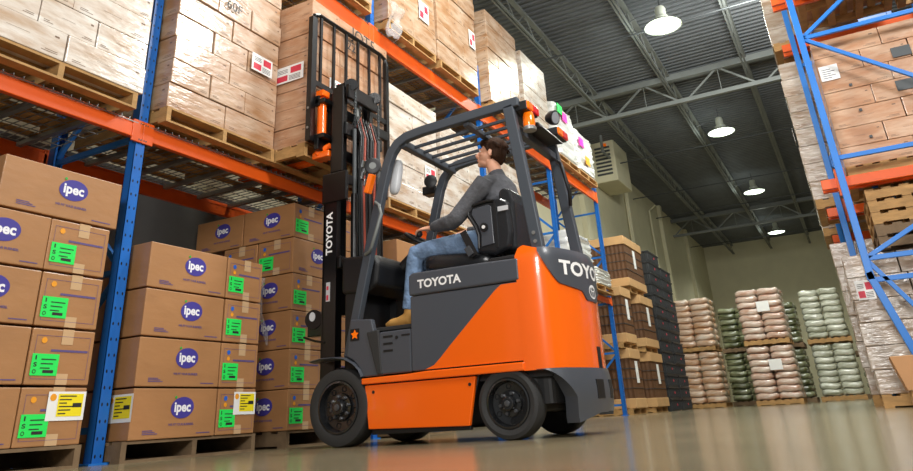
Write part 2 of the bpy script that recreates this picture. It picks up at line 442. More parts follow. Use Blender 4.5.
ZL = [(2.175, 2.30), (4.43, 4.645)]
BN = ['left of the nearest blue post', 'right of the nearest blue post', 'behind the lift truck cab', 'behind the driver', 'at the far end of the rack']
LN = ['lower', 'upper']
for lv, (z0, z1) in enumerate(ZL):
    for b in range(5):
        ya, yb = PY[b]+PW/2, PY[b+1]-PW/2
        for fr in (0, 1):
            xx = XR+.012 if fr == 0 else XB
            t = thing('rack_beam', (xx-.02, (ya+yb)/2, z0), 'orange %s level %s pallet rack beam, bay %s' % (LN[lv], ['front', 'rear'][fr], BN[b]), 'rack beam', 'orange beams of the left rack')
            m = MB(); m.box((xx-.045, ya+.006, z0), (xx, yb-.006, z1-.02)); m.box((xx-.045, ya+.006, z1-.02), (xx-.018, yb-.006, z1+.012))
            m.build('beam', 'orange_beam', t, bevel=.006)
            for yy, s in ((ya, 1), (yb, -1)):
                c = MB()
                if fr == 0:
                    c.box((xx-.011, min(yy+s*.05, yy-s*(PW/2-.001)), z0-.03), (xx+.006, max(yy+s*.05, yy-s*(PW/2-.001)), z1+.015))
                else: c.box((xx-.03, min(yy, yy+s*.035), z0-.03), (xx+.0, max(yy, yy+s*.035), z1+.015))
                co = c.build('end_connector', 'orange_beam', t, bevel=.003)
                if fr == 0 and b < 3:
                    r = MB()
                    for zz in (z0-.01, z1-.01):
                        for dy in (-.012, -.03): r.disc((xx+.006, yy+s*dy, zz), (1, 0, 0), .006, 10, thick=.003)
                    r.build('rivet', 'chrome', co)
        # wire deck
        t = thing('wire_deck', (XR-.5, (ya+yb)/2, z1), 'grey wire mesh deck on the %s beams, bay %s' % (LN[lv], BN[b]), 'wire deck', 'wire decks of the left rack')
        w = MB(); n = int((yb-ya)/.066)
        for k in range(n+1):
            yy = ya+.02+k*(yb-ya-.04)/n
            w.box((XB, yy-.003, z1+.012), (XR+.012, yy+.003, z1+.018))
            w.box((XR+.012, yy-.003, z1-.012), (XR+.017, yy+.003, z1+.018))
        for k in range(8): w.box((XB+.02+k*.145, ya+.01, z1+.006), (XB+.026+k*.145, yb-.01, z1+.012))
        w.box((XR+.012, ya+.01, z1-.014), (XR+.019, yb-.01, z1-.008))
        w.build('mesh', 'galv', t)
        for k in range(7):
            yy = ya+.25+k*(yb-ya-.5)/6
            MB().box((XB, yy-.02, z1-.03), (XR-.035, yy+.02, z1+.004)).build('support_channel', 'galv', t)

# ================================================================== PALLETS AND LOADS
def pallet_proto(name, lx, ly, h, m='wood'):
    t = thing(name, (0, 0, 0), 'x', 'pallet')
    d = MB(); nb = 7; bw = .09; 
    for k in range(nb):
        x0 = -lx/2+k*(lx-bw)/(nb-1); d.box((x0, -ly/2, h-.018), (x0+bw, ly/2, h))
    d.build('deck_boards', m, t)
    for yy in (-ly/2+.02, 0, ly/2-.02): MB().box((-lx/2, yy-.02, .016), (lx/2, yy+.02, h-.018)).build('stringer', m, t)
    d = MB()
    for k in range(4):
        x0 = -lx/2+k*(lx-bw)/3; d.box((x0, -ly/2, 0), (x0+bw, ly/2, .016))
    d.build('bottom_boards', m, t)
    return t
PAL = pallet_proto('wooden_pallet', 1.08, 1.18, .125)
PAL_D = pallet_proto('wooden_pallet', 1.08, 1.18, .125, 'wood_dark')
used = {}
def pallet(x, y, z, label, group=None, dark=False, rotz=0.):
    """centre x,y, base z"""
    p = PAL_D if dark else PAL
    if p.name not in used:
        used[p.name] = 1; p.location = (x, y, z); p['label'] = label; p.rotation_euler = (0, 0, rotz)
        if group: p['group'] = group
        return p
    return dup(p, (x, y, z), label, group, rotz=rotz)

CM = {}
def carton_mesh(sx, sy, sz, m):
    k = (round(sx, 3), round(sy, 3), round(sz, 3), m)
    if k in CM: return CM[k]
    g = .004; b = MB(); b.box((-sx/2+g, -sy/2+g, .001), (sx/2-g, sy/2-g, sz-.003))
    me = b.mesh('carton', [m, 'print_faint'])
    bm = bmesh.new(); bm.from_mesh(me)
    bmesh.ops.bevel(bm, geom=list(bm.edges), offset=.007, segments=2, affect='EDGES', profile=.6); bm.to_mesh(me)
    if 'film' in m:      # printed lines and handling marks on the two long sides
        for (o_, r_, n_, L_) in ((V((sx/2-g, -sy/2, 0)), V((0, 1, 0)), V((1, 0, 0)), sy), (V((-sx/2, -sy/2+g, 0)), V((1, 0, 0)), V((0, -1, 0)), sx)):
            for (u0, v0, u1, v1) in ((.08, .12, .24, .14), (.08, .18, .18, .20), (.74, .13, .92, .15), (.78, .19, .92, .21), (.86, .70, .91, .76), (.36, .49, .60, .50)):
                q = [o_+n_*.0012+r_*L_*a+V((0, 0, sz*c)) for a, c in ((u0, v0), (u1, v0), (u1, v1), (u0, v1))]
                vs = [bm.verts.new(p) for p in q]; f = bm.faces.new(vs); f.material_index = 1
        bm.normal_update(); bm.to_mesh(me)
    bm.free()
    CM[k] = me; return me
rnd = random.Random(7)
def carton(x, y, z, sx, sy, sz, m, label, group, jit=.004, rz=0.):
    o = bpy.data.objects.new('carton', carton_mesh(sx, sy, sz, m)); C.objects.link(o)
    o.location = (x+rnd.uniform(-jit, jit), y+rnd.uniform(-jit, jit), z); o.rotation_euler = (0, 0, rz+rnd.uniform(-.006, .006))
    ORG[o.name] = o.location.copy()
    return tag(o, label, 'carton', group)
ORD = ['bottom', 'second', 'third', 'fourth', 'fifth', 'sixth', 'seventh', 'eighth', 'ninth']
def pos_word(j, n): return '' if n == 1 else (['left', 'right'][j] if n == 2 else ['left', 'middle', 'right'][j])
def stack(x1, y0, y1, z0, z1, nl, m, where, group, depth=1.05, near=True, na=(2, 3), side=-1):
    """pile of cartons: aisle face at x1, depth towards side (-1 = -x), from y0 to y1"""
    h = (z1-z0)/nl
    for k in range(nl):
        ca = na[k % 2]; w = (y1-y0)/ca; dx = depth/2 if k % 2 == 0 else depth*.45
        if not near: dx = depth
        wob = rnd.uniform(-.01, .01)
        for j in range(ca):
            carton(x1+side*(dx/2)+wob, y0+(j+.5)*w, z0+k*h, dx, w, h, m, ('%s row %s carton in %s' % (ORD[k], pos_word(j, ca), where)).replace('  ', ' '), group)
        if near:   # the rest of the near side
            rem = depth-dx
            carton(x1+side*(dx+rem/2)+wob, y0+w/2, z0+k*h, rem, w, h, m, '%s row near side rear carton, %s' % (ORD[k], where), group)
def paper_label(x, y, z, w, h, right, nrm, name='shipping_label', parent=None, cols='rw', lab=None, cat='label'):
    """white paper label with print, fixed to a face; returns object (child)"""
    right = V(right); n = V(nrm); up = V((0, 0, 1)); c = V((x, y, z))+n*.004
    b = MB(); o = c-right*w/2-up*h/2
    def rect(u0, v0, u1, v1, k, e):
        b.mi(k); p = o+right*w*u0+up*h*v0+n*e; b.add([p, p+right*w*(u1-u0), p+right*w*(u1-u0)+up*h*(v1-v0), p+up*h*(v1-v0)], [(0, 1, 2, 3)])
    b.mi(0); b.add([o, o+right*w, o+right*w+up*h, o+up*h, o-n*.003, o+right*w-n*.003, o+right*w+up*h-n*.003, o+up*h-n*.003],
                   [(0, 1, 2, 3), (4, 5, 6, 7), (0, 1, 5, 4), (1, 2, 6, 5), (2, 3, 7, 6), (3, 0, 4, 7)])
    if cols == 'rw':
        rect(.08, .1, .45, .45, 1, .001); rect(.55, .5, .92, .88, 1, .001)
        for k in range(4): rect(.5, .1+k*.08, .9, .13+k*.08, 2, .001)
        for k in range(3): rect(.1, .6+k*.09, .45, .63+k*.09, 2, .001)
    else:
        for k in range(5): rect(.12, .15+k*.14, .6+.2*(k % 2), .19+k*.14, 2, .001)
    return b.build(name, ['label_white', 'label_red', 'label_ink'], parent)

# ---- printed cartons (purple oval logo); prototypes built with face on +x, base centre of the face at origin corner
def band(b, o, right, up, n, u0, v0, u1, v1, e=.0015):
    p = V(o)+V(right)*u0+V(up)*v0+V(n)*e
    b.add([p, p+V(right)*(u1-u0), p+V(right)*(u1-u0)+V(up)*(v1-v0), p+V(up)*(v1-v0)], [(0, 1, 2, 3)])
def logo_parts(parent, o, right, up, n, L, H):
    """logo side: oval, lettering, slogan, address lines. o = lower left corner of the face"""
    o, right, up, n = V(o), V(right), V(up), V(n)
    c = o+right*L*.57+up*H*.60
    b = MB(); b.disc(c+n*.0005, n, .098, 36, ry=.068, ang=.08, thick=.0012, up=up)
    ov = b.build('logo_oval', 'purple', parent)
    t = MB(); text(t, 'ipec', c+n*.0026-up*.006, right, up, .140, bold=.035); t.build('logo_lettering', 'logo_white', ov)
    d = MB(); d.disc(c+n*.002-right*.063+up*.066, n, .009, 12, thick=.001, up=up); d.build('logo_dot', 'logo_dot', ov)
    s = MB(); text(s, 'WE FIT YOUR BUSINESS.', c+n*.0015-up*.105, right, up, .215, .0145, bold=.03)
    s.build('slogan_print', 'print_blue', parent)
    s = MB()
    for k in range(3): band(s, o, right, up, n, L*.14, .030+k*.010, L*.14+.12-.02*k, .035+k*.010)
    s.build('address_print', 'print_blue', parent)
    s = MB(); band(s, o, right, up, n, L*.76, .022, L*.93, .028); s.build('web_print', 'print_blue', parent)
def end_parts(parent, o, right, up, n, W, H, dotc='blue', yellow=False, hi=False):
    """end side: tape down the middle, green label, round stickers, outline print"""
    o, right, up, n = V(o), V(right), V(up), V(n)
    for v0, v1 in ((H*.72, H*.998), (.002, H*.2)):
        t = MB(); band(t, o, right, up, n, W*.46, v0, W*.64, v1, .0012); t.build('tape_strip', 'tape', parent)
    s = MB()
    for (u0, v0, u1, v1) in ((.08, .86, .92, .865), (.08, .10, .92, .105), (.08, .10, .083, .86), (.917, .10, .92, .86)):
        band(s, o, right, up, n, W*u0, H*v0, max(W*u1, W*u0+.002), max(H*v1, H*v0+.002))
    band(s, o, right, up, n, W*.32, H*.585, W*.9, H*.625)
    s.build('outline_print', 'print_blue', parent)
    b = MB(); b.mi(0)
    gx, gy, gw, gh = W*.06, H*.16, W*.40, H*.38
    band(b, o, right, up, n, gx, gy, gx+gw, gy+gh, .003); b.mi(1)
    for i, ch in enumerate('ISO'):
        text(b, ch, o+right*(gx+gw*.14)+up*(gy+gh*(.82-.32*i))+n*.0042, right, up, gw*(.05 if ch == 'I' else .13), gh*.2, bold=.02)
    for k in range(3): band(b, o, right, up, n, gx+gw*.34, gy+gh*(.72-.2*k), gx+gw*(.9-.1*k), gy+gh*(.77-.2*k), .0042)
    band(b, o, right, up, n, gx+gw*.45, gy+gh*.12, gx+gw*.85, gy+gh*.26, .0042)
    b.build('green_label', ['green_label', 'label_ink'], parent)
    d = MB(); d.mi(0); d.disc(o+right*W*.20+up*H*.78+n*.0005, n, .017, 16, thick=.001, up=up)
    if dotc == 'blue': d.mi(1); d.disc(o+right*W*.20+up*H*.64+n*.0005, n, .015, 16, thick=.001, up=up)
    d.build('round_sticker', ['sticker_blue', 'sticker_orange'] if dotc == 'blue' else ['sticker_orange', 'sticker_orange'], parent)
    if yellow: yellow_label(parent, o+right*W*.40+up*H*(.42 if not hi else .42), right, up, n, W*.58, H*.50)
def yellow_label(parent, o, right, up, n, w, h):
    o, right, up, n = V(o), V(right), V(up), V(n)
    b = MB(); b.mi(0); band(b, o, right, up, n, 0, 0, w, h, .005)
    b.mi(1); band(b, o, right, up, n, w*.26, h*.14, w*.93, h*.92, .0062)
    b.mi(2)
    for k in range(6): band(b, o, right, up, n, w*.3, h*(.22+.12*k), w*(.5+.12*(k % 3)), h*(.26+.12*k), .0072)
    band(b, o, right, up, n, w*.66, h*.45, w*.9, h*.6, .0072)
    b.mi(3); b.disc(o+right*w*.13+up*h*.8+n*.0055, n, .02, 14, thick=.001, up=up)
    b.build('yellow_shipping_label', ['label_white', 'label_yellow', 'label_ink', 'sticker_orange'], parent)
BOXH = .315
def printed_carton(kind_x, kind_y, sx, sy, dot, yel=(False, False)):
    """kind_x: 'logo'/'end'/None on the +x face, kind_y on the -y face; base centre at origin"""
    o = bpy.data.objects.new('printed_carton', carton_mesh(sx, sy, BOXH, 'carton')); C.objects.link(o); ORG[o.name] = V((0, 0, 0))
    g = .003
    for kd, org, right, n, Lw, yl in ((kind_x, (sx/2-g, -sy/2, 0), (0, 1, 0), (1, 0, 0), sy, yel[0]), (kind_y, (-sx/2, -sy/2+g, 0), (1, 0, 0), (0, -1, 0), sx, yel[1])):
        if kd == 'logo': logo_parts(o, org, right, (0, 0, 1), n, Lw, BOXH)
        elif kd == 'end': end_parts(o, org, right, (0, 0, 1), n, Lw, BOXH, dot, yl)
        elif kd == 'plainy': yellow_label(o, V(org)+V(right)*Lw*.42+V((0, 0, .11)), right, (0, 0, 1), n, .24, .17)
    return o
PC = {}
def pcarton(x, y, z, sx, sy, kx, ky, label, dot='blue', yel=(False, False), group=None, rz=0.):
    key = (kx, ky, sx, sy, dot, yel)
    if key not in PC:
        o = PC[key] = printed_carton(kx, ky, sx, sy, dot, yel); o.location = (x, y, z)
    else:
        o = dup(PC[key], (x, y, z), label)
    o.rotation_euler = (0, 0, rz); tag(o, label, 'carton', group); return o
ROW = ['bottom row', 'second row up', 'third row up', 'fourth row up', 'fifth row up', 'top row']
XS = -4.15
pallet(XS-.54, 2.38, 0, 'worn wooden pallet on the floor left of the blue post, under printed cartons', dark=True)
pallet(XS-.56, 3.85, 0, 'worn wooden pallet on the floor right of the blue post, under printed cartons', dark=True)
pallet(XS-.56, 5.38, 0, 'worn wooden pallet on the floor behind the front wheel, under printed cartons', dark=True)
# pile 0 (left of the post)
for k in range(5):
    z = .127+k*.325
    if k < 4:
        pcarton(XS-.37, 2.755, z, .74, .41, 'end', None, 'green label carton left of the blue post, '+ROW[k]+(', with yellow and white label' if k == 0 else ''), 'orange', (k == 0, False), rz=rnd.uniform(-.01, .01))
        pcarton(XS-.20, 2.23, z, .40, .64, 'logo', None, 'film covered logo carton at the far left edge, '+ROW[k], rz=rnd.uniform(-.01, .01))
    else:
        pcarton(XS-.20, 2.60, z, .40, .80, 'logo', None, 'brown carton with purple oval logo topping the leftmost pile', rz=-.01)
# pile 1
for k in range(4):
    z = .127+k*.322
    pcarton(XS-.20, 3.65, z, .40, .72, 'logo', 'plainy' if k == 0 else None, 'purple logo carton side right of the blue post, '+(ROW[k] if k < 3 else 'top row'), rz=rnd.uniform(-.008, .008))
    pcarton(XS-.36, 4.21, z, .72, .39, 'end', None, 'green label carton right of the blue post, '+(ROW[k] if k < 3 else 'top row')+(', with yellow and white label' if k == 0 else ''), 'blue', (k == 0, False), rz=rnd.uniform(-.008, .008))
    pcarton(XS-.77, 3.56, z, .72, .52, None, None, 'shaded rear carton right of the blue post, '+(ROW[k] if k < 3 else 'top row'))
# pile 2
for k in range(6):
    z = .127+k*.317
    r = ROW[k]
    if k == 5:
        pcarton(XS-.305, 4.98, z, .61, .44, 'end', 'logo', 'brown carton corner with purple oval logo and green label topping the pile beside the mast')
        pcarton(XS-.92, 4.98, z, .61, .44, None, 'logo', 'brown carton with purple oval logo topping the rear of the pile beside the mast')
        pcarton(XS-.305, 5.42, z, .61, .44, 'end', None, 'brown carton with green label on top behind the mast channel')
    elif k == 4:
        pcarton(XS-.21, 5.07, z, .42, .61, 'logo', 'end', 'brown carton corner with green label facing left, fifth row of the pile beside the mast')
        pcarton(XS-.635, 5.07, z, .42, .61, None, 'end', 'brown carton with green label at the rear of the fifth row beside the mast')
        pcarton(XS-.21, 5.69, z, .42, .61, 'logo', None, 'brown logo carton behind the mast channel, fifth row')
    else:
        pcarton(XS-.305, 4.98, z, .61, .42, 'end', 'logo', 'green label corner carton beside the mast, '+r, 'blue', (False, False))
        pcarton(XS-.92, 4.98, z, .61, .42, None, 'logo', 'rear logo carton of the pile beside the mast, '+r)
        pcarton(XS-.305, 5.41, z, .61, .42, 'end', None, 'brown carton end behind the mast channel, '+r)
b = MB()
fp = thing('hanging_film', (XS-.3, 4.74, 1.2), 'crumpled strip of clear film hanging down the pile beside the mast', 'plastic film')
MB().tube([(XS-.30, 4.735, 1.38), (XS-.33, 4.73, 1.2), (XS-.30, 4.725, 1.05), (XS-.24, 4.73, .9), (XS-.22, 4.735, .8)], [(.02, .004), (.03, .006), (.02, .004), (.03, .005), (.01, .003)], 8).build('strip', 'clear_film', fp)
# pile 3 behind truck
pallet(XS-.56, 7.05, 0, 'worn wooden pallet on the floor behind the lift truck', dark=True)
stack(XS, 6.45, 7.65, .127, 2.0, 6, 'carton', 'the brown floor pile behind the lift truck', 'cartons on the floor behind the lift truck', near=False)

Z1, Z2 = 2.322, 4.668
PZ = .127
def load(y0, y1, zb, ztop, nl, m, where, xface=XS, pal=True, na=(2, 3), near=True, nlab=None):
    if pal: pallet(xface-.54, (y0+y1)/2, zb, 'wooden pallet under '+where)
    stack(xface, y0, y1, zb+PZ, ztop, nl, m, where, 'cartons in '+where, na=na, near=near)
load(1.80, 3.05, Z1, 3.90, 7, 'carton_film_pale', 'the glossy pile left of the nearest blue post')
load(3.28, 4.46, Z1, 4.33, 9, 'carton_film', 'the wrapped pile right of the nearest blue post')
load(6.32, 7.48, Z1, 3.88, 6, 'carton_film_pale', 'the pale pile behind the mast')
load(7.60, 8.75, Z1, 3.80, 6, 'carton_film_pale', 'the pale pile behind the roof bars')
load(9.45, 10.6, Z1, 3.80, 6, 'carton_film_pale', 'the pale pile behind the driver', near=False)
load(4.80, 6.02, Z2, 6.6, 6, 'carton_film', 'the highest pile above the raised load', near=False)
load(6.36, 7.59, Z2, 6.7, 6, 'carton_film', 'the upper pile right of the raised load', near=False)
load(7.66, 8.92, Z2, 6.65, 6, 'carton_film', 'the upper pile over the guard front corner', near=False)
load(9.36, 10.62, Z2, 6.5, 7, 'carton_film', 'the tall upper pile above the driver')
load(10.84, 12.02, Z2, 6.38, 7, 'carton_film_pale', 'the upper pile above the rear lamps')
# white film loads with stickers
def white_load(y0, y1, zb, zt, label, stk):
    pallet(XS-.54, (y0+y1)/2, zb, 'wooden pallet of the '+label.replace('film wrapped ', ''))
    t = thing('wrapped_load', (XS-.5, (y0+y1)/2, zb+PZ), label, 'wrapped load')
    b = MB(); nz = 26; n = 48; x0, x1 = XS-1.05, XS; yc = (y0+y1)/2; xc = (x0+x1)/2
    for k in range(nz+1):
        z = zb+PZ+(zt-zb-PZ)*k/nz; q = 1+.02*math.sin(k*1.7)+.02*math.sin(PI*k/nz)-(.05 if k in (0, nz) else 0)
        ring = []
        for i in range(n):
            a = 2*PI*i/n; ca, sa = math.cos(a), math.sin(a); p = .22
            w = .012*math.sin(5*a+k*.9)+.01*math.sin(9*a-k*1.3)
            ring.append((xc+(abs(ca)**p*math.copysign(1, ca))*(x1-x0)/2*q+w, yc+(abs(sa)**p*math.copysign(1, sa))*(y1-y0)/2*q+w, z))
        if k == 0: base = len(b.v)
        b.v += [V(p_) for p_ in ring]
    for k in range(nz):
        for i in range(n): b.f.append([k*n+i, k*n+(i+1) % n, (k+1)*n+(i+1) % n, (k+1)*n+i]); b.m.append(0)
    b.f.append(list(range(n))[::-1]); b.m.append(0); b.f.append([nz*n+i for i in range(n)]); b.m.append(0)
    b.build('film_wrap', 'white_film', t, smooth=40)
    for yy, zz, mm in stk:
        s = MB(); s.box((XS+.035, yy, zz), (XS+.042, yy+.28, zz+.20)); s.build('colour_sticker', mm, t)
white_load(12.42, 13.55, Z2, 5.95, 'white film wrapped load with green and pink stickers on the upper level', [(12.75, 5.6, 'label_pink'), (12.5, 5.7, 'green_label')])
white_load(13.62, 14.75, Z2, 5.75, 'white film wrapped load with pink and orange stickers at the rack end', [(13.7, 5.35, 'label_pink'), (14.0, 5.0, 'sticker_orange')])
white_load(12.5, 13.7, Z1, 3.3, 'white film wrapped load on the lower level beyond the guard pillar', [])
white_load(13.8, 14.8, Z1, 2.8, 'low white bagged load at the lower rack end beside the counterweight', [])

# ---- labels and hand writing on cartons of the upper piles
def paste(name, label, y, z, w, h, x=XS, cols='rw'):
    o = paper_label(x, y, z, w, h, (0, 1, 0), (1, 0, 0), name, None, cols); tag(o, label, 'label'); return o
paste('shipping_label', 'white and red shipping label on the pile right of the blue post', 4.22, 3.19, .26, .17, XS+.02)
paste('shipping_label', 'white and red shipping label on the upper pile right of the raised load', 7.25, 5.33, .26, .3, XS+.012)
paste('shipping_label', 'white and red shipping label on the upper pile over the guard corner', 8.75, 5.6, .2, .3, XS+.012)
paste('shipping_label', 'white and red shipping label low on the pale pile behind the front leg', 7.25, 2.95, .26, .2, XS+.012)
for nm, body, y, z, w, x, lb in (('handwriting', '60F', 3.84, 3.61, .18, XS+.022, 'black handwritten marks on the pile right of the blue post'),
                         ('handwriting', 'JOT5', 5.3, 3.83, .42, -3.776, 'black handwritten marks on top of the raised load'),
                         ('handwriting', '22', 5.1, 3.68, .14, -3.776, 'black handwritten figure behind the load backrest')):
    b = MB(); text(b, body, (x, y, z), (0, 1, 0), (0, 0, 1), w, bold=.0); tag(b.build(nm, 'label_ink'), lb, 'writing')

# loose film flap hanging from upper beam
b = MB(); n = 14; m_ = 8; vs = []; fs = []
for i in range(n+1):
    for j in range(m_+1):
        t_ = i/n; s_ = j/m_
        vs.append((XS+.05+.05*math.sin(6*t_+4*s_)+.03*math.sin(11*s_), 6.30+.46*s_*(1-.62*t_), 5.0-.52*t_))
for i in range(n):
    for j in range(m_): fs.append((i*(m_+1)+j, i*(m_+1)+j+1, (i+1)*(m_+1)+j+1, (i+1)*(m_+1)+j))
b.add(vs, fs); o = b.build('film_flap', 'clear_film', smooth=True); tag(o, 'loose flap of clear stretch film hanging over the upper orange beam', 'plastic film')
so = o.modifiers.new('s', 'SOLIDIFY'); so.thickness = .002

# ---- raised load on the forks
LX = -3.80
pl = pallet(LX-.56, 5.13, 2.325, 'wooden pallet carried on the forks of the lift truck')
pl.scale = (1.0, 1.1, 1.0)
stack(LX, 4.495, 5.79, 2.325+.127, 3.95, 8, 'carton_film_rosy', 'the raised load on the forks', 'cartons of the raised load', na=(2, 3), depth=1.1)
o = paper_label(LX-.24, 4.488, 3.19, .34, .17, (1, 0, 0), (0, -1, 0), 'shipping_label'); tag(o, 'white and red shipping label on the near side of the raised load', 'label')
o = paper_label(LX+.012, 4.88, 3.12, .22, .16, (0, 1, 0), (1, 0, 0), 'shipping_label'); tag(o, 'white and red shipping label seen through the load backrest', 'label')

# ================================================================== RIGHT RACK
RW = ['closest to the camera', 'second in line', 'third in line', 'fourth in line', 'fifth in line']
def rframe(i, y, x0, lean):
    t = thing('rack_upright', (x0, y, 0), 'bright blue upright frame of the right hand rack, '+RW[i], 'rack upright', 'blue frames of the right rack')
    x1 = x0+1.5
    def b(nm, p, q, w=.05, h=.05, m='blue_plain'): MB().bar(p, q, w, h, (0, 1, 0)).build(nm, m, t, bevel=.004)
    if lean:
        b('post', (x0, y, 1.2), (x0-.02, y, 6.2), .09, .07); b('slanted_leg', (x0-.01, y, 1.28), (x0+.31, y, .0), .09, .07)
    else:
        b('post', (x0, y, .012), (x0, y, 6.2), .09, .07)
    b('post', (x1, y, .012), (x1, y, 6.2), .09, .07)
    for z in ((1.2, 1.42, 2.52, 4.02, 5.4) if lean else (.4, 1.5, 2.9, 4.3, 5.6)): b('horizontal_brace', (x0, y, z), (x1, y, z), .04, .05)
    if lean:
        b('diagonal_brace', (x0, y, 4.02), (x1, y, 2.82), .04, .045); b('diagonal_brace', (x0, y, 4.02), (x0+1.1, y, 4.8), .04, .045)
        b('diagonal_brace', (x0, y, 1.42), (x1, y, 2.18), .04, .045); b('diagonal_brace', (x0, y, 1.42), (x0+.85, y, .0), .04, .045)
    else:
        b('diagonal_brace', (x0, y, .4), (x1, y, 1.5)); b('diagonal_brace', (x0, y, 2.9), (x1, y, 1.5)); b('diagonal_brace', (x0, y, 2.9), (x1, y, 4.3))
    MB().box((x1-.07, y-.07, 0), (x1+.07, y+.07, .012)).build('foot_plate', 'blue_plain', t)
for i, (y, x0) in enumerate(((8.4, .33), (9.85, .27), (11.7, .24), (13.35, .22), (15.1, .22))): rframe(i, y, x0, i == 0)
for lv, z in enumerate((2.22, 4.6)):
    for i, y in enumerate((8.49, 9.94, 11.79, 13.44)):
        t = thing('rack_beam', (1.2, y, z), 'orange cross beam on the %s level of the right hand rack, %s' % (['lower', 'upper'][lv], RW[i]), 'rack beam', 'orange cross beams of the right rack')
        MB().box((.12, y, z), (2.6, y+.05, z+.11)).build('beam', 'orange_beam', t, bevel=.006)
        MB().box((.27, y-.045, z-.10), (.37, y, z+.2)).build('end_connector', 'orange_beam', t, bevel=.004)
        MB().box((.12, y+.16, z), (2.6, y+.21, z+.11)).build('rear_rail', 'orange_beam', t, bevel=.006)
pallet(.95, 9.2, 2.335, 'wooden pallet on the lower beam of the right hand rack, under the rosy cartons')
RG = 'cartons of the near right rack pile'
for k in range(7):
    z = 2.47+k*.226; n = 3 if k % 2 else 2; w = 1.45/n
    for j in range(n):
        carton(.40+(j+.5)*w, 8.93, z, w, .55, .226, 'carton_film_rosy', '%s row %s brown carton of the rosy pile in the right rack' % (ORD[k], pos_word(j, n)), RG)
    carton(.40+w/2, 9.45, z, w, .48, .226, 'carton_film_rosy', '%s row rear carton at the left side of the rosy pile in the right rack' % ORD[k], RG)
for x, z, l in ((1.18, 3.62, 'upper left'), (1.12, 3.22, 'middle'), (1.22, 2.86, 'lower right')):
    tag(MB().box((x, 8.640, z), (x+.19, 8.651, z+.12)).build('dark_label', 'steel_dark'), 'dark square patch on the right rack cartons, '+l+' one', 'label')
for x, z, l in ((.68, 3.4, 'highest'), (.70, 3.08, 'middle'), (.72, 2.75, 'lowest')):
    tag(MB().box((x, 8.640, z), (x+.03, 8.651, z+.03)).build('dark_label', 'steel_dark'), 'tiny dark printed square on the right rack cartons, '+l+' one', 'label')
o = paper_label(.52, 8.645, 3.62, .2, .19, (1, 0, 0), (0, -1, 0), 'shipping_label', None, 'bw'); tag(o, 'white paper label at the left edge of the right rack carton pile', 'label')
# upper pallets and load
pallet(.95, 9.15, 4.715, 'wooden pallet at the top edge of the right rack, seen from below')
pallet(2.1, 9.15, 4.715, 'wooden pallet at the top right corner, seen from below')
stack(.35, 8.6, 9.7, 4.845, 6.0, 4, 'carton_film_rosy', 'the topmost load of the right rack', 'cartons on the topmost pallet of the right rack', side=1, depth=1.1, near=False)
for j, (y0, y1, z0, z1, x, nl, nm, m) in enumerate(((9.98, 11.1, 2.47, 4.45, .0, 8, 'wrinkled pile overhanging the second right rack frame', 'carton_film_grey'),
      (11.9, 13.0, 2.47, 4.3, .0, 7, 'wrinkled pile overhanging the third right rack frame', 'carton_film_grey'),
      (10.2, 11.2, 4.845, 6.2, .0, 5, 'uppermost pile at the right rack edge', 'carton_film_grey'),
      (8.72, 9.8, .127, 1.52, .12, 6, 'grey brown floor pile under the right rack', 'carton_film_grey'),
      (10.0, 11.1, .127, 1.9, .05, 6, 'second floor pile of the right rack', 'carton_film_grey'))):
    pallet(x+.56, (y0+y1)/2, z0-.127, 'wooden pallet under the '+nm)
    stack(x, y0, y1, z0, z1, nl, m, 'the '+nm, 'cartons in the '+nm, side=1, depth=1.15, near=(j == 3), na=(1, 1) if j else (2, 2))
for k in range(5):
    pallet(1.05, 9.2, 1.53+k*.13, 'empty pallet under the lower beam of the right rack, '+['lowest of five', 'second from below', 'middle one of five', 'second from the top', 'topmost of five'][k], dark=(k < 2))
for x, yy, z, l in ((.10, 9.3, 1.2, 'lower'), (-.02, 10.4, 3.5, 'upper')):
    o = paper_label(x-.004, yy, z, .2, .2, (0, -1, 0), (-1, 0, 0), 'shipping_label'); tag(o, 'white label on the film of the right rack, '+l+' one', 'label')
o = paper_label(.26, 8.715, 1.15, .17, .2, (1, 0, 0), (0, -1, 0), 'shipping_label'); tag(o, 'white paper with printed square on the grey film pile by the blue leg', 'label')
# cardboard box at the lower right
t = thing('cardboard_box', (.62, 8.0, 0), 'open tan cardboard box on a low wooden block at the lower right edge', 'box')
MB().prism([(.34, .15), (.95, .15), (.95, .44), (.27, .44)], 'y', 7.75, 8.15).build('body', 'carton_plain', t, bevel=.004)
MB().bar((.60, 7.745, .37), (.64, 7.745, .28), .015, .004, (1, 0, 0)).build('hand_slot', 'print_dark', t)
tag(MB().box((.36, 7.78, 0), (.95, 8.1, .148)).build('wooden_block', 'bin_light', bevel=.008), 'light wooden block under the tan cardboard box at the lower right', 'block')

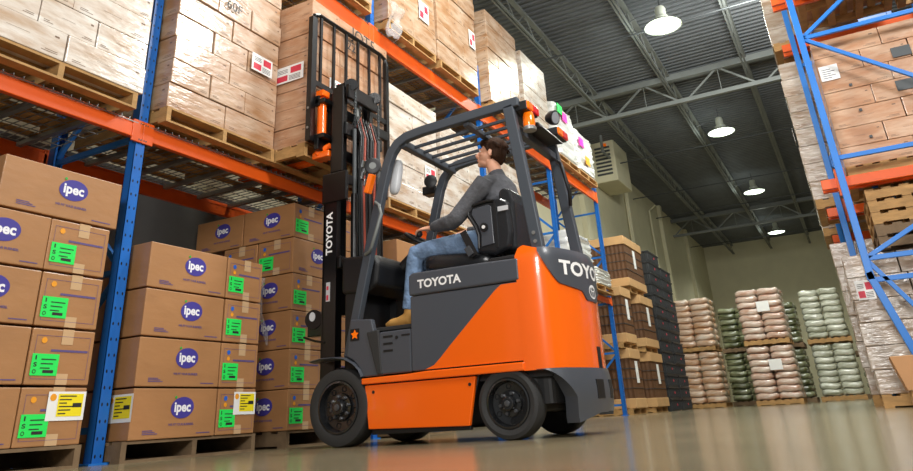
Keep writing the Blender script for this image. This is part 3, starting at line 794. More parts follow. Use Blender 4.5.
# ================================================================== FLOOR GOODS AT THE BACK
BINS = [(15.95, 16.80, 0, 'bottom row, nearer column'), (17.75, 18.95, 0, 'bottom row, farther column'), (15.95, 16.75, 1, 'middle row, nearer column'), (17.65, 18.85, 1, 'middle row, farther column'), (16.9, 18.5, 2, 'single topmost one')]
for n, (y0, y1, lv, lb) in enumerate(BINS):
    z0 = lv*1.34; x1 = -4.32; x0 = x1-1.15
    pallet((x0+x1)/2, (y0+y1)/2, z0, 'small wooden pallet under the brown bulk bin, '+lb, rotz=0)
    t = thing('bulk_bin', ((x0+x1)/2, (y0+y1)/2, z0+.127), 'tall brown corrugated bulk bin with light cap, '+lb, 'bin', 'brown bulk bins beyond the rack')
    b = MB(); m_ = 26; P = []
    zz = z0+.13
    def side(a, c, nseg, fx):
        pass
    # corrugated body: zigzag outline
    k = 22; w = .012; O = []
    for i in range(k): O.append((x0+(x1-x0)*i/k, y0+(w if i % 2 else 0)))
    for i in range(k): O.append((x1-(w if i % 2 else 0), y0+(y1-y0)*i/k))
    for i in range(k): O.append((x1-(x1-x0)*i/k, y1-(w if i % 2 else 0)))
    for i in range(k): O.append((x0+(w if i % 2 else 0), y1-(y1-y0)*i/k))
    b.prism(O, 'z', zz, zz+1.2); b.build('body', 'bin_brown', t)
    MB().box((x0-.02, y0-.02, zz+1.0), (x1+.02, y1+.02, zz+1.205)).build('cap', 'bin_light', t, bevel=.01)
    MB().box((x0-.02, y0-.02, zz-.005), (x1+.02, y1+.02, zz+.19)).build('tray', 'bin_light', t, bevel=.01)
    g = MB()
    for q in range(1, 4): g.box((x0-.006, y0-.006, zz+.19+q*.2), (x1+.006, y1+.006, zz+.2+q*.2))
    g.build('strap', 'steel_dark', t)
    MB().box((x1+.002, (y0+y1)/2-.06, zz+.5), (x1+.014, (y0+y1)/2+.12, zz+.95)).build('paper_label', 'label_white', t)
# black plastic crates
def crate_proto():
    t = thing('plastic_crate', (0, 0, 0), 'x', 'crate', 'black crates stacked beyond the bulk bins')
    b = MB(); w, d, h = .58, .42, .29
    b.box((-w, -d, .0), (w, d, .03)); b.box((-w, -d, 0), (-w+.02, d, h)); b.box((w-.02, -d, 0), (w, d, h)); b.box((-w, -d, 0), (w, -d+.02, h)); b.box((-w, d-.02, 0), (w, d, h))
    b.build('body', 'crate_black', t, bevel=.006)
    r = MB(); r.box((-w-.03, -d-.03, h-.04), (w+.03, d+.03, h-.005)); r.build('rim', 'crate_black', t, bevel=.006)
    r = MB()
    for q in range(9):
        x = -w+.06+q*(2*w-.12)/8; r.box((x-.012, -d-.022, .03), (x+.012, d+.022, h-.04))
    for q in range(7):
        y = -d+.06+q*(2*d-.12)/6; r.box((-w-.022, y-.012, .03), (w+.022, y+.012, h-.04))
    r.build('rib', 'crate_black', t)
    MB().box((-.035, -d-.032, .12), (.035, -d-.024, .17)).build('red_tag', 'label_red', t)
    return t
cp = crate_proto()
for k in range(14):
    lb = 'black ribbed plastic crate in the tall pile, '+(['bottom one', 'second from the floor', 'third from the floor', 'fourth from the floor', 'fifth from the floor', 'sixth from the floor', 'seventh from the floor', 'eighth from the floor', 'ninth from the floor', 'sixth from the top'][k] if k < 9 else ['fifth from the top', 'fourth from the top', 'third from the top', 'second from the top', 'topmost one'][k-9])
    if k == 0: cp.location = (-4.78, 20.0, 0); cp['label'] = lb; cp.rotation_euler = (0, 0, PI/2)
    else: dup(cp, (-4.78+rnd.uniform(-.03, .03), 20.0+rnd.uniform(-.03, .03), k*.291), lb)
cp.location.z = 0
for k in range(13):
    dup(cp, (-4.78+rnd.uniform(-.03, .03), 21.3+rnd.uniform(-.03, .03), k*.291), 'black ribbed plastic crate in the farther crate pile, '+['bottom', 'second', 'third', 'fourth', 'fifth', 'sixth', 'seventh', 'eighth', 'ninth', 'tenth', 'eleventh', 'twelfth', 'top'][k]+' one', 'black crates of the farther pile')

# sacks
SM = {}
def sack_mesh(lx, ly, h, m):
    k = (lx, ly, h, m)
    if k not in SM:
        b = MB(); b.ell((0, 0, h/2), (lx/2, ly/2, h/2), nu=20, nv=10, p=.45)
        for v in b.v:
            v.z += .018*math.sin(v.x*17)*math.cos(v.y*13); v.x += .01*math.sin(v.z*40+v.y*9)
        SM[k] = b.mesh('sack', m, smooth=True)
    return SM[k]
def sack_pile(x0, y0, w, d, z0, n, h, m, desc, grp, nx=2, ny=2):
    for k in range(n):
        for i in range(nx):
            for j in range(ny):
                if j > 0 and i < nx-1: continue
                o = bpy.data.objects.new('sack', sack_mesh(w/nx*1.02, d/ny*1.02, h*1.05, m)); C.objects.link(o)
                o.location = (x0+w*(i+.5)/nx+rnd.uniform(-.02, .02), y0+d*(j+.5)/ny+rnd.uniform(-.02, .02), z0+k*h)
                o.rotation_euler = (rnd.uniform(-.02, .02), rnd.uniform(-.02, .02), rnd.uniform(-.04, .04))
                tag(o, '%s %s sack of the %s' % (ORD[k], ['front left', 'front right', 'rear right'][i+j], desc), 'sack', grp)
def sack_tower(x0, y0, w, d, m, word, n1=8, n2=8, h=.142, pdark=False, lab=None, h2=None):
    for lv in (0, 1):
        if (n1, n2)[lv] == 0: continue
        z = lv*(n1*h+.127+.03)
        pallet(x0+w/2, y0+d/2, z, 'wooden pallet under the %s sacks, %s' % (word, ['on the floor', 'upper load'][lv]), dark=pdark)
        sack_pile(x0, y0, w, d, z+.127, (n1, n2)[lv], h, m, '%s load of %s sacks' % (['lower', 'upper'][lv], word), '%s load of %s sacks' % (['lower', 'upper'][lv], word))
        if lab: tag(MB().box((x0+w*.45, y0-.045, z+.8), (x0+w*.45+.3, y0-.04, z+1.05)).build('shipping_label', 'label_white'), 'white paper label on the %s load of %s sacks' % (['lower', 'upper'][lv], word), 'label')
sack_tower(-4.60, 22.4, 1.12, 1.15, 'sack_kraft', 'pale kraft coloured', 8, 8, h=.172)
sack_tower(-3.45, 23.4, 1.05, 1.15, 'sack_olive', 'dark olive green', 8, 7, pdark=True, h=.165)
sack_tower(-2.42, 20.0, 1.10, 1.15, 'sack_stripe', 'red and brown striped', 8, 8, lab=True, h=.156)
sack_tower(-2.15, 21.45, 1.0, 1.15, 'sack_olive', 'shadowed olive', 8, 7, pdark=True, h=.15)  # dark olive colour stands in for shade beside the striped pile
sack_tower(-1.00, 22.0, 1.0, 1.15, 'sack_pale', 'silvery green', 8, 8, h=.16)
sack_tower(.12, 24.0, .9, 1.15, 'sack_olive', 'dim olive far right', 7, 4, pdark=True)

# ================================================================== LIFT TRUCK
YN, YC, YFR = 4.38, 4.885, 5.39
T = thing('forklift', (-2.4, YC, 0), 'orange and grey counterbalance forklift lifting a pallet load into the rack', 'forklift')
def part(nm, mb, m, **k): return mb.build(nm, m, k.pop('parent', T), **k)
def mir(y): return 2*YC-y
# wheels
def wheel(x, yo, s, r, w, lb, rr, holes):
    """yo: outer face y; s: +1 tyre extends to +y"""
    ax = (0, -s, 0)
    prof = [(rr, -w), (r*.93, -w), (r, -w+.035), (r, -.035), (r*.965, -.008), (r*.86, 0), (rr*1.08, -.006), (rr, -.02), (rr, -w*.62)]
    b = MB(); b.lathe(prof, (x, yo, r), ax, 56); ty = part('tyre', b, 'rubber', smooth=30)
    b = MB(); b.lathe([(rr*1.02, -.09), (rr*1.02, -.006), (rr*.95, -.004), (rr*.93, -.03), (rr*.86, -.052), (rr*.56, -.056), (rr*.53, -.038), (rr*.34, -.036), (rr*.32, -.014), (rr*.28, .0), (rr*.24, .004), (.0, .004)], (x, yo, r), ax, 56)
    rm = b.build('rim', 'rim', ty, smooth=25)
    for k in range(holes):
        a = 2*PI*k/holes+.2
        b = MB(); b.lathe([(.013, -.045), (.013, -.024), (.009, -.018), (0, -.018)], (x+rr*.43*math.cos(a), yo, r+rr*.43*math.sin(a)), ax, 6); b.build('lug_nut', 'lug_steel', rm)
        a = 2*PI*k/holes+.6
        b = MB(); b.lathe([(rr*.115, -.058), (rr*.115, -.050), (rr*.09, -.050), (rr*.085, -.056), (0, -.056)], (x+rr*.71*math.cos(a), yo, r+rr*.71*math.sin(a)), ax, 16); b.build('vent_hole', 'hole_black', rm)
    b = MB(); b.lathe([(rr*.13, .0), (rr*.12, .012), (rr*.06, .014), (0, .014)], (x, yo, r), ax, 16); b.build('hub_cap', 'lug_steel', rm, smooth=25)
wheel(-3.335, 4.36, 1, .262, .20, '', .172, 8); wheel(-3.335, mir(4.36), -1, .262, .20, '', .172, 8)
wheel(-2.005, 4.375, 1, .214, .175, '', .145, 6); wheel(-2.005, mir(4.375), -1, .214, .175, '', .145, 6)
part('axle', MB().tube([(-3.335, 4.5, .262), (-3.335, 5.27, .262)], .07, 14), 'plastic_black')
part('steer_axle', MB().box((-2.06, 4.5, .15), (-1.92, 5.27, .27)), 'plastic_black', bevel=.02)
# chassis
b = MB(); b.prism([(-3.05, .10), (-2.30, .10), (-2.20, .42), (-3.10, .42)], 'y', YN+.03, mir(YN+.03)); part('chassis', b, 'plastic_black', bevel=.01)
b = MB(); b.prism([(-2.25, .36), (-1.7, .36), (-1.7, .44), (-2.25, .44)], 'y', YN+.05, mir(YN+.05)); b.box((-3.12, YN+.2, .42), (-2.75, mir(YN+.2), .74)).box((-2.75, YN+.2, .42), (-1.8, mir(YN+.2), .9)); part('inner_frame', b, 'plastic_black')
for s in (0, 1):
    f = (lambda y: y) if s == 0 else mir
    nm = '' 
    b = MB(); b.prism([(-3.075, .108), (-2.285, .096), (-2.222, .385), (-2.222, .392), (-3.105, .392)], 'y', f(YN-.005), f(YN+.03)); part('side_skirt', b, 'truck_orange', bevel=.008, seg=3)
    b = MB(); b.prism([(-3.125, .400), (-1.865, .400), (-1.865, .452), (-2.6, .452), (-2.72, .445), (-3.125, .440)], 'y', f(YN-.02), f(YN+.06)); part('sill_rail', b, 'truck_orange', bevel=.008, seg=3)
    for bx in (-3.03, -2.265): part('skirt_bolt', MB().disc((bx, f(YN-.006), .345), (0, -1 if s == 0 else 1, 0), .011, 12, thick=.003), 'plastic_black')
    part('lower_lip', MB().box((-3.06, *sorted((f(YN+.02), f(YN+.06)))[:1], .072), (-2.29, sorted((f(YN+.02), f(YN+.06)))[1], .105)), 'plastic_black', bevel=.004)
    # step panel with vents
    b = MB(); b.box((-2.985, f(YN+.0), .455) if s == 0 else (-2.985, f(YN+.03), .455), (-2.712, f(YN+.03) if s == 0 else f(YN), .745)); sp_ = part('step_panel', b, 'truck_grey', bevel=.012, seg=3)
    b = MB(); q = -1 if s == 0 else 1
    for k in range(3): b.box((-2.945, min(f(YN-.002), f(YN+.004)), .70-k*.048), (-2.865, max(f(YN-.002), f(YN+.004)), .715-k*.048))
    b.box((-2.79, min(f(YN-.002), f(YN+.004)), .70), (-2.72, max(f(YN-.002), f(YN+.004)), .712)); b.disc((-2.83, f(YN-.001), .695), (0, q, 0), .012, 12, thick=.003)
    b.build('vent_slot', 'plastic_black', sp_)
    # battery cover side: grey panel plus orange triangle
    y0, y1 = sorted((f(YN-.004), f(YN+.03)))
    sd = part('side_panel', MB().box((-2.708, y0, .458), (-1.862, y1, .962)), 'truck_grey', bevel=.008, seg=3)
    yo = f(YN-.0045)
    O = [(-2.60, .462), (-1.868, .462), (-1.868, .955), (-1.985, .955), (-2.03, .925), (-2.10, .865), (-2.40, .60), (-2.475, .53), (-2.53, .485)]
    b = MB(); b.prism(O, 'y', yo, yo+q*.002)
    b.build('orange_flash', 'truck_orange', sd)
    # front fender pillar base
    b = MB(); b.prism([(-3.27, .60), (-3.24, .86), (-3.05, .845), (-2.955, .45), (-3.125, .45), (-3.16, .52), (-3.21, .57)], 'y', f(YN+.0), f(YN+.05)); fd = part('front_fender', b, 'truck_grey', bevel=.01, seg=3)
    arch = [(-3.60+.0, .590), (-3.50, .602), (-3.38, .600), (-3.28, .585), (-3.20, .545), (-3.15, .50), (-3.125, .452)]
    b = MB(); b.tube([(x, f(YN+.06), z) for x, z in arch], [(.012, .085)]*7, 8, ref=(0, 0, 1)); b.build('wheel_arch', 'truck_grey', fd, smooth=40)
    b = MB(); b.prism([(-3.235, .705), (-3.155, .705), (-3.155, .79), (-3.235, .79)], 'y', f(YN-.001), f(YN-.0025))
    eb = b.build('emblem_plate', 'plastic_black', fd)
    st = []
    for k in range(10):
        a = PI/2+2*PI*k/10; r_ = .036 if k % 2 == 0 else .018; st.append((-3.195+r_*math.cos(a), .748+r_*math.sin(a)))
    MB().prism(st, 'y', f(YN-.002), f(YN-.0045)).build('star', 'amber_lens', eb)
    b = MB(); b.prism([(-3.09, .755), (-2.985, .765), (-2.955, .455), (-3.0, .455)], 'y', f(YN-.008), f(YN+.02)); part('step_mat', b, 'rubber', bevel=.01)
part('floor_plate', MB().box((-3.25, YN+.05, .755), (-2.7, mir(YN+.05), .785)), 'rubber', bevel=.006)
# battery hood
b = MB(); b.prism([(-2.715, .966), (-1.845, .966), (-1.845, 1.115), (-2.10, 1.122), (-2.68, 1.128), (-2.715, 1.11)], 'y', YN-.012, mir(YN-.012))
hd = part('battery_hood', b, 'truck_grey', bevel=.014, seg=3)
b = MB(); text(b, 'TOYOTA', (-2.46, YN-.0142, 1.040), (1, 0, 0), (0, 0, 1), .355, .062, bold=.035); b.build('side_lettering', 'white_paint', hd)
part('rear_hood', MB().box((-2.1, YN+.06, 1.11), (-1.75, mir(YN+.06), 1.16)), 'truck_black', bevel=.02)
# counterweight : plan outline from near side round to far side
half = [(-1.868, 4.372), (-1.80, 4.372), (-1.74, 4.378), (-1.69, 4.395), (-1.652, 4.425), (-1.622, 4.470), (-1.596, 4.54), (-1.567, 4.63), (-1.545, 4.72), (-1.532, 4.80), (-1.527, YC)]
plan = half+[(x, mir(y)) for x, y in half[-2::-1]]
def cr(P, n=6):
    out = []
    for i in range(len(P)-1):
        p0 = V((*P[max(i-1, 0)], 0)); p1 = V((*P[i], 0)); p2 = V((*P[i+1], 0)); p3 = V((*P[min(i+2, len(P)-1)], 0))
        for k in range(n):
            t = k/n; out.append(.5*((2*p1)+(-p0+p2)*t+(2*p0-5*p1+4*p2-p3)*t*t+(-p0+3*p1-3*p2+p3)*t**3))
    out.append(V((*P[-1], 0))); return out
PL = cr(plan); ACC = [0]
for i in range(1, len(PL)): ACC.append(ACC[-1]+(PL[i]-PL[i-1]).length)
SM_ = ACC[-1]
def at_s(s, off=0.):
    s = max(0, min(SM_, s)); i = 0
    while i < len(ACC)-2 and ACC[i+1] < s: i += 1
    t = (s-ACC[i])/max(1e-9, ACC[i+1]-ACC[i]); p = PL[i].lerp(PL[i+1], t); d = (PL[i+1]-PL[i]).normalized(); n = V((d.y, -d.x, 0))
    return p+n*off
def shell(ztop, zbot, offf, s0=0., s1=None, ns=72, nz=10, thick=.05, back=True):
    """skin following the plan outline between zbot(s) and ztop(s)"""
    s1 = SM_ if s1 is None else s1; b = MB(); out = []; inn = []
    for j in range(nz+1):
        for i in range(ns+1):
            s = s0+(s1-s0)*i/ns; zt = ztop(s); zb = zbot(s); v = j/nz; z = zb+(zt-zb)*v
            p = at_s(s, offf(s, z)); q = at_s(s, offf(s, z)-thick)
            out.append((p.x, p.y, z)); inn.append((q.x, q.y, z))
    n1 = ns+1; N_ = n1*(nz+1); fs = []
    for j in range(nz):
        for i in range(ns):
            a = j*n1+i; fs.append((a, a+1, a+n1+1, a+n1)); fs.append((N_+a, N_+a+n1, N_+a+n1+1, N_+a+1))
    for i in range(ns):
        fs.append((i, N_+i, N_+i+1, i+1)); a = nz*n1+i; fs.append((a, a+1, N_+a+1, N_+a))
    for j in range(nz):
        a = j*n1; fs.append((a, a+n1, N_+a+n1, N_+a)); a = j*n1+ns; fs.append((a, N_+a, N_+a+n1, a+n1))
    b.add(out+inn, fs); return b
SC = SM_/2
def top_o(s):   # upper rim of the orange casting, rounded at the front ends
    e = min(s, SM_-s); return 1.17+.03*max(0, 1-abs(e-.06)/.09)-(.05*max(0, (.03-e)/.03)**2) - .02*min(1, max(0, e-.15)/.3)
def off_o(s, z): return -.022*max(0, (z-1.10)/.09)**2 if z > 1.10 else 0
b = shell(top_o, lambda s: .398, off_o, nz=16, thick=.12)
cwt = part('counterweight', b, 'truck_orange', smooth=50)
tp = [(-1.86, 4.44)]+[(at_s(SM_*i/30, -.09).x, at_s(SM_*i/30, -.09).y) for i in range(1, 30)]+[(-1.86, mir(4.44))]
MB().prism(tp, 'z', 1.05, 1.145).build('top_cover', 'truck_grey', cwt)
MB().prism(tp, 'z', .2, .4).build('core', 'plastic_black', cwt)
def zlow_p(s):
    d = abs(s-SC)
    if d < .09: return .84
    if d < .17: return .84+.06*(.5-.5*math.cos(PI*(d-.09)/.08))
    if d < .40: return .90+.03*(d-.17)/.23
    if d < .56: return .93+.235*((d-.40)/.16)**1.6
    return 1.165
pe = .55
b = shell(lambda s: 1.172, zlow_p, lambda s, z: .010-.022*max(0, (z-1.10)/.09)**2, SC-pe, SC+pe, ns=96, nz=10, thick=.012)
rp = b.build('rear_panel', 'truck_grey', cwt, smooth=50)
b = MB()
def onplan(off, zc):
    def fn(a, c): p = at_s(SC+a, off-.022*max(0, (zc+c-1.10)/.09)**2); return V((p.x, p.y, zc+c))
    return fn
text(b, 'TOYOTA', None, (1, 0, 0), (0, 0, 1), .80, .100, bold=.035, fn=onplan(.0125, 1.04)); b.build('rear_lettering', 'white_paint', rp)
b = MB()
def ring(cx_, cz_, rx, rz, w):
    n = 36; fn = onplan(.0128, 0); vs = []
    for k in range(n):
        a = 2*PI*k/n
        for q in (1, -1): vs.append(fn(cx_+(rx+q*w/2)*math.cos(a), cz_+(rz+q*w/2)*math.sin(a)))
    b.add(vs, [(2*k, 2*((k+1) % n), 2*((k+1) % n)+1, 2*k+1) for k in range(n)])
ring(0, .905, .062, .044, .009); ring(0, .905, .020, .040, .007); ring(0, .924, .042, .016, .007)
b.build('oval_emblem', 'white_paint', rp)
# dark lower bumper with wheel arch cut
def zb_b(s):
    e = min(s, SM_-s)
    if e < .12: return .40
    if e < .33: return .40-.17*((e-.12)/.21)**1.7
    if e < .345: return .23-.15*(e-.33)/.015
    return .08+.05*min(1, (e-.345)/.25) if s < SC else .135
def off_b(s, z): return .012+.016*math.sin(PI*min(1, max(0, (.40-z)/.28)))
b = shell(lambda s: .402, zb_b, off_b, .085, SM_-.085, ns=220, nz=8, thick=.10)
bu = part('rear_bumper', b, 'truck_grey', smooth=50)
for s_ in (SC-.11, SC+.11):
    p = at_s(s_, .026)
    b = shell(lambda s: .33, lambda s: .215, lambda s, z: .0305, s_-.05, s_+.05, ns=8, nz=2, thick=.01); b.build('tie_down_recess', 'plastic_black', bu)
b = shell(lambda s: .54, lambda s: .40, lambda s, z: .006, SC-.03, SC+.03, ns=4, nz=2, thick=.01); b.build('tow_slot', 'plastic_black', bu)
# overhead guard
def sweep(path, wx, wy, y):
    """rectangular section swept in the xz plane at given centre y"""
    b = MB(); n = len(path); vs = []
    for i, (x, z) in enumerate(path):
        x0, z0 = path[max(i-1, 0)]; x1, z1 = path[min(i+1, n-1)]
        d = V((x1-x0, 0, z1-z0)).normalized(); nn = V((-d.z, 0, d.x)); p = V((x, y, z))
        sc_ = 1.0
        if 0 < i < n-1:
            d0 = V((x-x0, 0, z-z0)).normalized(); sc_ = 1/max(.5, d.dot(d0))
        for a, c in ((-1, -1), (1, -1), (1, 1), (-1, 1)): vs.append(p+nn*a*wx/2*sc_+V((0, c*wy/2, 0)))
    fs = [(0, 3, 2, 1), tuple((n-1)*4+k for k in range(4))]
    for i in range(n-1):
        for k in range(4): fs.append((i*4+k, i*4+(k+1) % 4, (i+1)*4+(k+1) % 4, (i+1)*4+k))
    b.add(vs, fs); return b
leg = [(-3.30, .60), (-3.20, 1.02), (-3.10, 1.42), (-2.99, 1.84), (-2.935, 2.03), (-2.89, 2.13), (-2.83, 2.195), (-2.75, 2.232), (-2.60, 2.250), (-1.76, 2.285)]
for nm, y in (('near', 4.46), ('far', mir(4.46))):
    part('guard_front_leg', sweep(leg, .075, .06, y), 'truck_frame', bevel=.008)
    rear = [(-1.845, 2.27), (-1.80, 1.9), (-1.755, 1.5), (-1.715, 1.13)]
    rl = part('guard_rear_leg', sweep(rear, .085, .06, y), 'truck_frame', bevel=.008)
    q = -1 if nm == 'near' else 1
    for z in (1.22, 1.28): MB().disc((-1.727-(z-1.22)*.11, y+q*.03, z), (0, q, 0), .013, 12, thick=.008).build('bolt', 'galv', rl)
b = MB(); b.lathe([(.034, 0), (.036, .005), (.036, .055), (.0, .06)], (-1.775, 4.46, 2.285), (1, 0, 0), 14)
part('roof_cross_bar', MB().box((-2.82, 4.46, 2.155), (-2.76, mir(4.46), 2.215)), 'truck_frame', bevel=.008)
part('roof_cross_bar', MB().box((-2.24, 4.46, 2.20), (-2.19, mir(4.46), 2.245)), 'truck_frame', bevel=.008)
part('roof_cross_bar', MB().box((-1.87, 4.46, 2.20), (-1.80, mir(4.46), 2.265)), 'truck_frame', bevel=.008)
for k in range(5):
    y = 4.46+(mir(4.46)-4.46)*(k+1)/6
    part('roof_bar', MB().bar((-2.80, y, 2.19), (-1.84, y, 2.235), .026, .020, (0, 0, 1)), 'truck_frame', bevel=.004)
# rear lamps and beacon
def combo(y0, y1):
    o = part('rear_combination_lamp', MB().box((-1.80, y0, 2.215), (-1.70, y1, 2.29)), 'truck_black', bevel=.008)
    ym = y0+(y1-y0)*.45
    MB().box((-1.72, y0+.005, 2.222), (-1.685, ym, 2.285)).build('amber_lens', 'amber_lens', o, bevel=.008)
    MB().box((-1.72, ym, 2.222), (-1.685, y1-.005, 2.285)).build('red_lens', 'red_lens', o, bevel=.008)
combo(4.46, 4.68); combo(mir(4.46), mir(4.68)) if False else combo(5.10, 5.32)
b = MB(); b.prism([(-1.82, 2.19), (-1.70, 2.18), (-1.66, 2.12), (-1.82, 2.14)], 'y', 4.66, 5.10); br = part('lamp_bracket', b, 'truck_black', bevel=.01)
MB().box((-1.86, 4.48, 2.07), (-1.80, 5.30, 2.13)).build('tie_bar', 'truck_frame', br, bevel=.006)
bc = part('beacon', MB().lathe([(.05, 0), (.052, .02), (.04, .035), (.0, .035)], (-1.725, 4.54, 2.07), (0, 0, 1), 20), 'galv', smooth=30)
MB().lathe([(.042, .03), (.046, .05), (.044, .11), (.036, .14), (.0, .15)], (-1.725, 4.54, 2.07), (0, 0, 1), 20).build('amber_dome', 'amber_lens', bc, smooth=40)
wl = part('work_lamp', MB().lathe([(.0, -.05), (.035, -.045), (.055, -.01), (.058, .03), (.05, .032), (.0, .026)], (-1.63, 4.80, 2.24), (.9, -.25, -.25), 24), 'truck_black', smooth=35)
MB().lathe([(.0, .034), (.046, .032), (.046, .028), (0, .027)], (-1.63, 4.80, 2.24), (.9, -.25, -.25), 24).build('lens', 'lens_clear', wl)
part('rear_grab_bar', MB().tube([(-1.79, 5.26, 2.05), (-1.74, 5.20, 2.0), (-1.69, 5.19, 1.75), (-1.72, 5.26, 1.66)], .016, 10), 'truck_black', smooth=40)
# grab handle, mirror, indicator on the near front leg
part('grab_handle', MB().tube([(-3.04, 4.43, 1.74), (-2.985, 4.40, 1.70), (-2.955, 4.385, 1.62), (-3.045, 4.385, 1.38), (-3.075, 4.40, 1.35), (-3.135, 4.43, 1.34)], .013, 10), 'steel_grey', smooth=40)
mr = part('mirror', MB().ell((-2.915, 4.55, 1.955), (.045, .035, .145), Matrix.Rotation(.18, 3, 'Y'), 18, 12, .6), 'mirror_back', smooth=True)
MB().tube([(-2.915, 4.56, 1.98), (-2.96, 4.50, 2.0), (-2.98, 4.47, 1.95)], .010, 8).build('mirror_arm', 'truck_black', mr)
part('turn_signal', MB().bar((-3.205, 4.56, 1.875), (-3.155, 4.56, 2.03), .05, .055, (1, 0, 0)), 'amber_lens', bevel=.008)
hl = part('head_lamp', MB().lathe([(.0, -.06), (.05, -.05), (.07, 0), (.072, .03), (.06, .035), (.0, .03)], (-3.19, 4.62, 2.12), (.5, -.85, 0), 24), 'truck_black', smooth=35)
MB().disc((-3.175, 4.592, 2.12), (.5, -.85, 0), .03, 16, thick=.004).build('lens', 'steel_grey', hl)
hl = part('head_lamp', MB().box((-3.12, 5.30, 2.02), (-2.99, 5.42, 2.10)), 'truck_black', bevel=.01)
hl = part('head_lamp', MB().lathe([(.0, -.05), (.05, -.04), (.06, 0), (.0, .02)], (-2.97, 5.20, 2.10), (.3, -1, 0), 20), 'truck_black', smooth=35)
# dash, column, wheel, levers
part('dashboard', MB().prism([(-3.42, 1.08), (-3.18, 1.06), (-3.08, 1.12), (-3.06, 1.28), (-3.12, 1.36), (-3.42, 1.37)], 'y', 4.50, mir(4.50)), 'truck_black', bevel=.03, seg=3)
part('front_cowl', MB().box((-3.40, 4.52, .45), (-3.26, mir(4.52), 1.1)), 'plastic_black', bevel=.02)
part('foot_well_shield', MB().box((-3.26, 4.95, .78), (-3.2, mir(4.5), 1.1)), 'plastic_black')
cl = part('steering_column', MB().tube([(-3.18, YC, 1.22), (-3.0, YC, 1.36), (-2.90, YC, 1.45)], [.05, .045, .035], 14), 'truck_black', smooth=40)
ax = V((.52, 0, .85)).normalized(); cc = V((-2.875, YC, 1.475)); a_ = V((0, 1, 0)); b_ = ax.cross(a_)
b = MB(); b.tube([cc+(a_*math.cos(2*PI*k/32)+b_*math.sin(2*PI*k/32))*.165 for k in range(33)], .014, 8, caps=False)
for k in range(3):
    an = 2*PI*k/3+.5; b.tube([cc-ax*.02, cc+(a_*math.cos(an)+b_*math.sin(an))*.16], .011, 6)
sw = part('steering_wheel', b, 'plastic_black', smooth=40)
kp = cc+(a_*math.cos(PI+.2)+b_*math.sin(PI+.2))*.165
MB().lathe([(.012, 0), (.012, .03), (.024, .04), (.026, .06), (.014, .078), (.0, .08)], kp, ax, 14).build('steering_knob', 'plastic_black', sw, smooth=40)
for k in range(3):
    b = MB(); b.tube([(-3.02+k*.0, 5.10+k*.06, 1.33), (-2.90, 5.10+k*.06, 1.50)], .008, 8); b.ell((-2.89, 5.10+k*.06, 1.52), (.018, .018, .025), nu=12, nv=8)
    part('hydraulic_lever', b, 'plastic_black', smooth=40)
part('arm_rest', MB().box((-2.66, 5.10, 1.335), (-2.32, 5.20, 1.385)), 'vinyl', bevel=.02, seg=3)
part('pedal', MB().box((-3.25, 4.92, .84), (-3.17, 5.02, .86)), 'rubber', bevel=.005)
part('lever_console', MB().prism([(-3.05, 1.1), (-2.78, 1.13), (-2.80, 1.30), (-2.95, 1.38), (-3.08, 1.3)], 'y', 5.0, 5.3), 'truck_black', bevel=.02)
# seat
st = part('seat_cushion', MB().ell((-2.47, YC, 1.225), (.33, .245, .075), Matrix.Rotation(.10, 3, 'Y'), 28, 14, .45), 'vinyl', smooth=True)
part('seat_base', MB().box((-2.68, YC-.2, 1.12), (-2.12, YC+.2, 1.20)), 'plastic_black', bevel=.02)
b = MB(); b.prism([(-2.27, 1.25), (-2.265, 1.36), (-2.285, 1.44), (-2.345, 1.54), (-2.345, 1.60), (-2.30, 1.635), (-2.16, 1.65), (-2.05, 1.635), (-1.985, 1.60), (-1.975, 1.36), (-2.0, 1.25), (-2.12, 1.22)], 'y', 4.62, 4.72)
sb = part('seat_side_bolster', b, 'vinyl', bevel=.03, seg=4)
MB().tube([(-2.245, 4.615, 1.28), (-2.24, 4.612, 1.38), (-2.262, 4.612, 1.45), (-2.315, 4.612, 1.54), (-2.315, 4.612, 1.59), (-2.28, 4.612, 1.612), (-2.16, 4.612, 1.625), (-2.10, 4.612, 1.62)], .012, 8).build('edge_trim', 'truck_black', sb, smooth=40)
MB().prism([(-2.225, 1.29), (-2.22, 1.38), (-2.24, 1.45), (-2.29, 1.545), (-2.28, 1.585), (-2.15, 1.60), (-2.125, 1.58), (-2.12, 1.30)], 'y', 4.612, 4.622).build('side_plate', 'truck_grey', sb, bevel=.004)
MB().disc((-2.19, 4.612, 1.43), (0, -1, 0), .032, 20, thick=.014).build('recline_knob', 'truck_black', sb)
MB().disc((-2.19, 4.597, 1.43), (0, -1, 0), .014, 14, thick=.004).build('knob_cap', 'white_paint', sb)
b = MB(); b.prism([(-2.27, 1.26), (-2.27, 1.42), (-2.34, 1.58), (-2.29, 1.63), (-2.02, 1.64), (-1.975, 1.60), (-1.98, 1.26), (-2.18, 1.215)], 'y', 5.07, 5.17); part('seat_side_bolster', b, 'vinyl', bevel=.03, seg=4)
b = MB(); b.prism([(-2.14, 1.24), (-2.09, 1.5), (-2.08, 1.70), (-2.04, 1.725), (-1.98, 1.70), (-1.955, 1.6), (-1.96, 1.24)], 'y', 4.66, 5.11); bk = part('seat_backrest', b, 'vinyl', bevel=.03, seg=4)
MB().box((-2.07, 4.608, 1.53), (-1.99, 4.622, 1.565)).build('white_tag', 'mirror_back', bk)
MB().box((-2.10, 4.608, 1.27), (-2.088, 4.622, 1.62)).build('cover_seam', 'truck_black', bk)
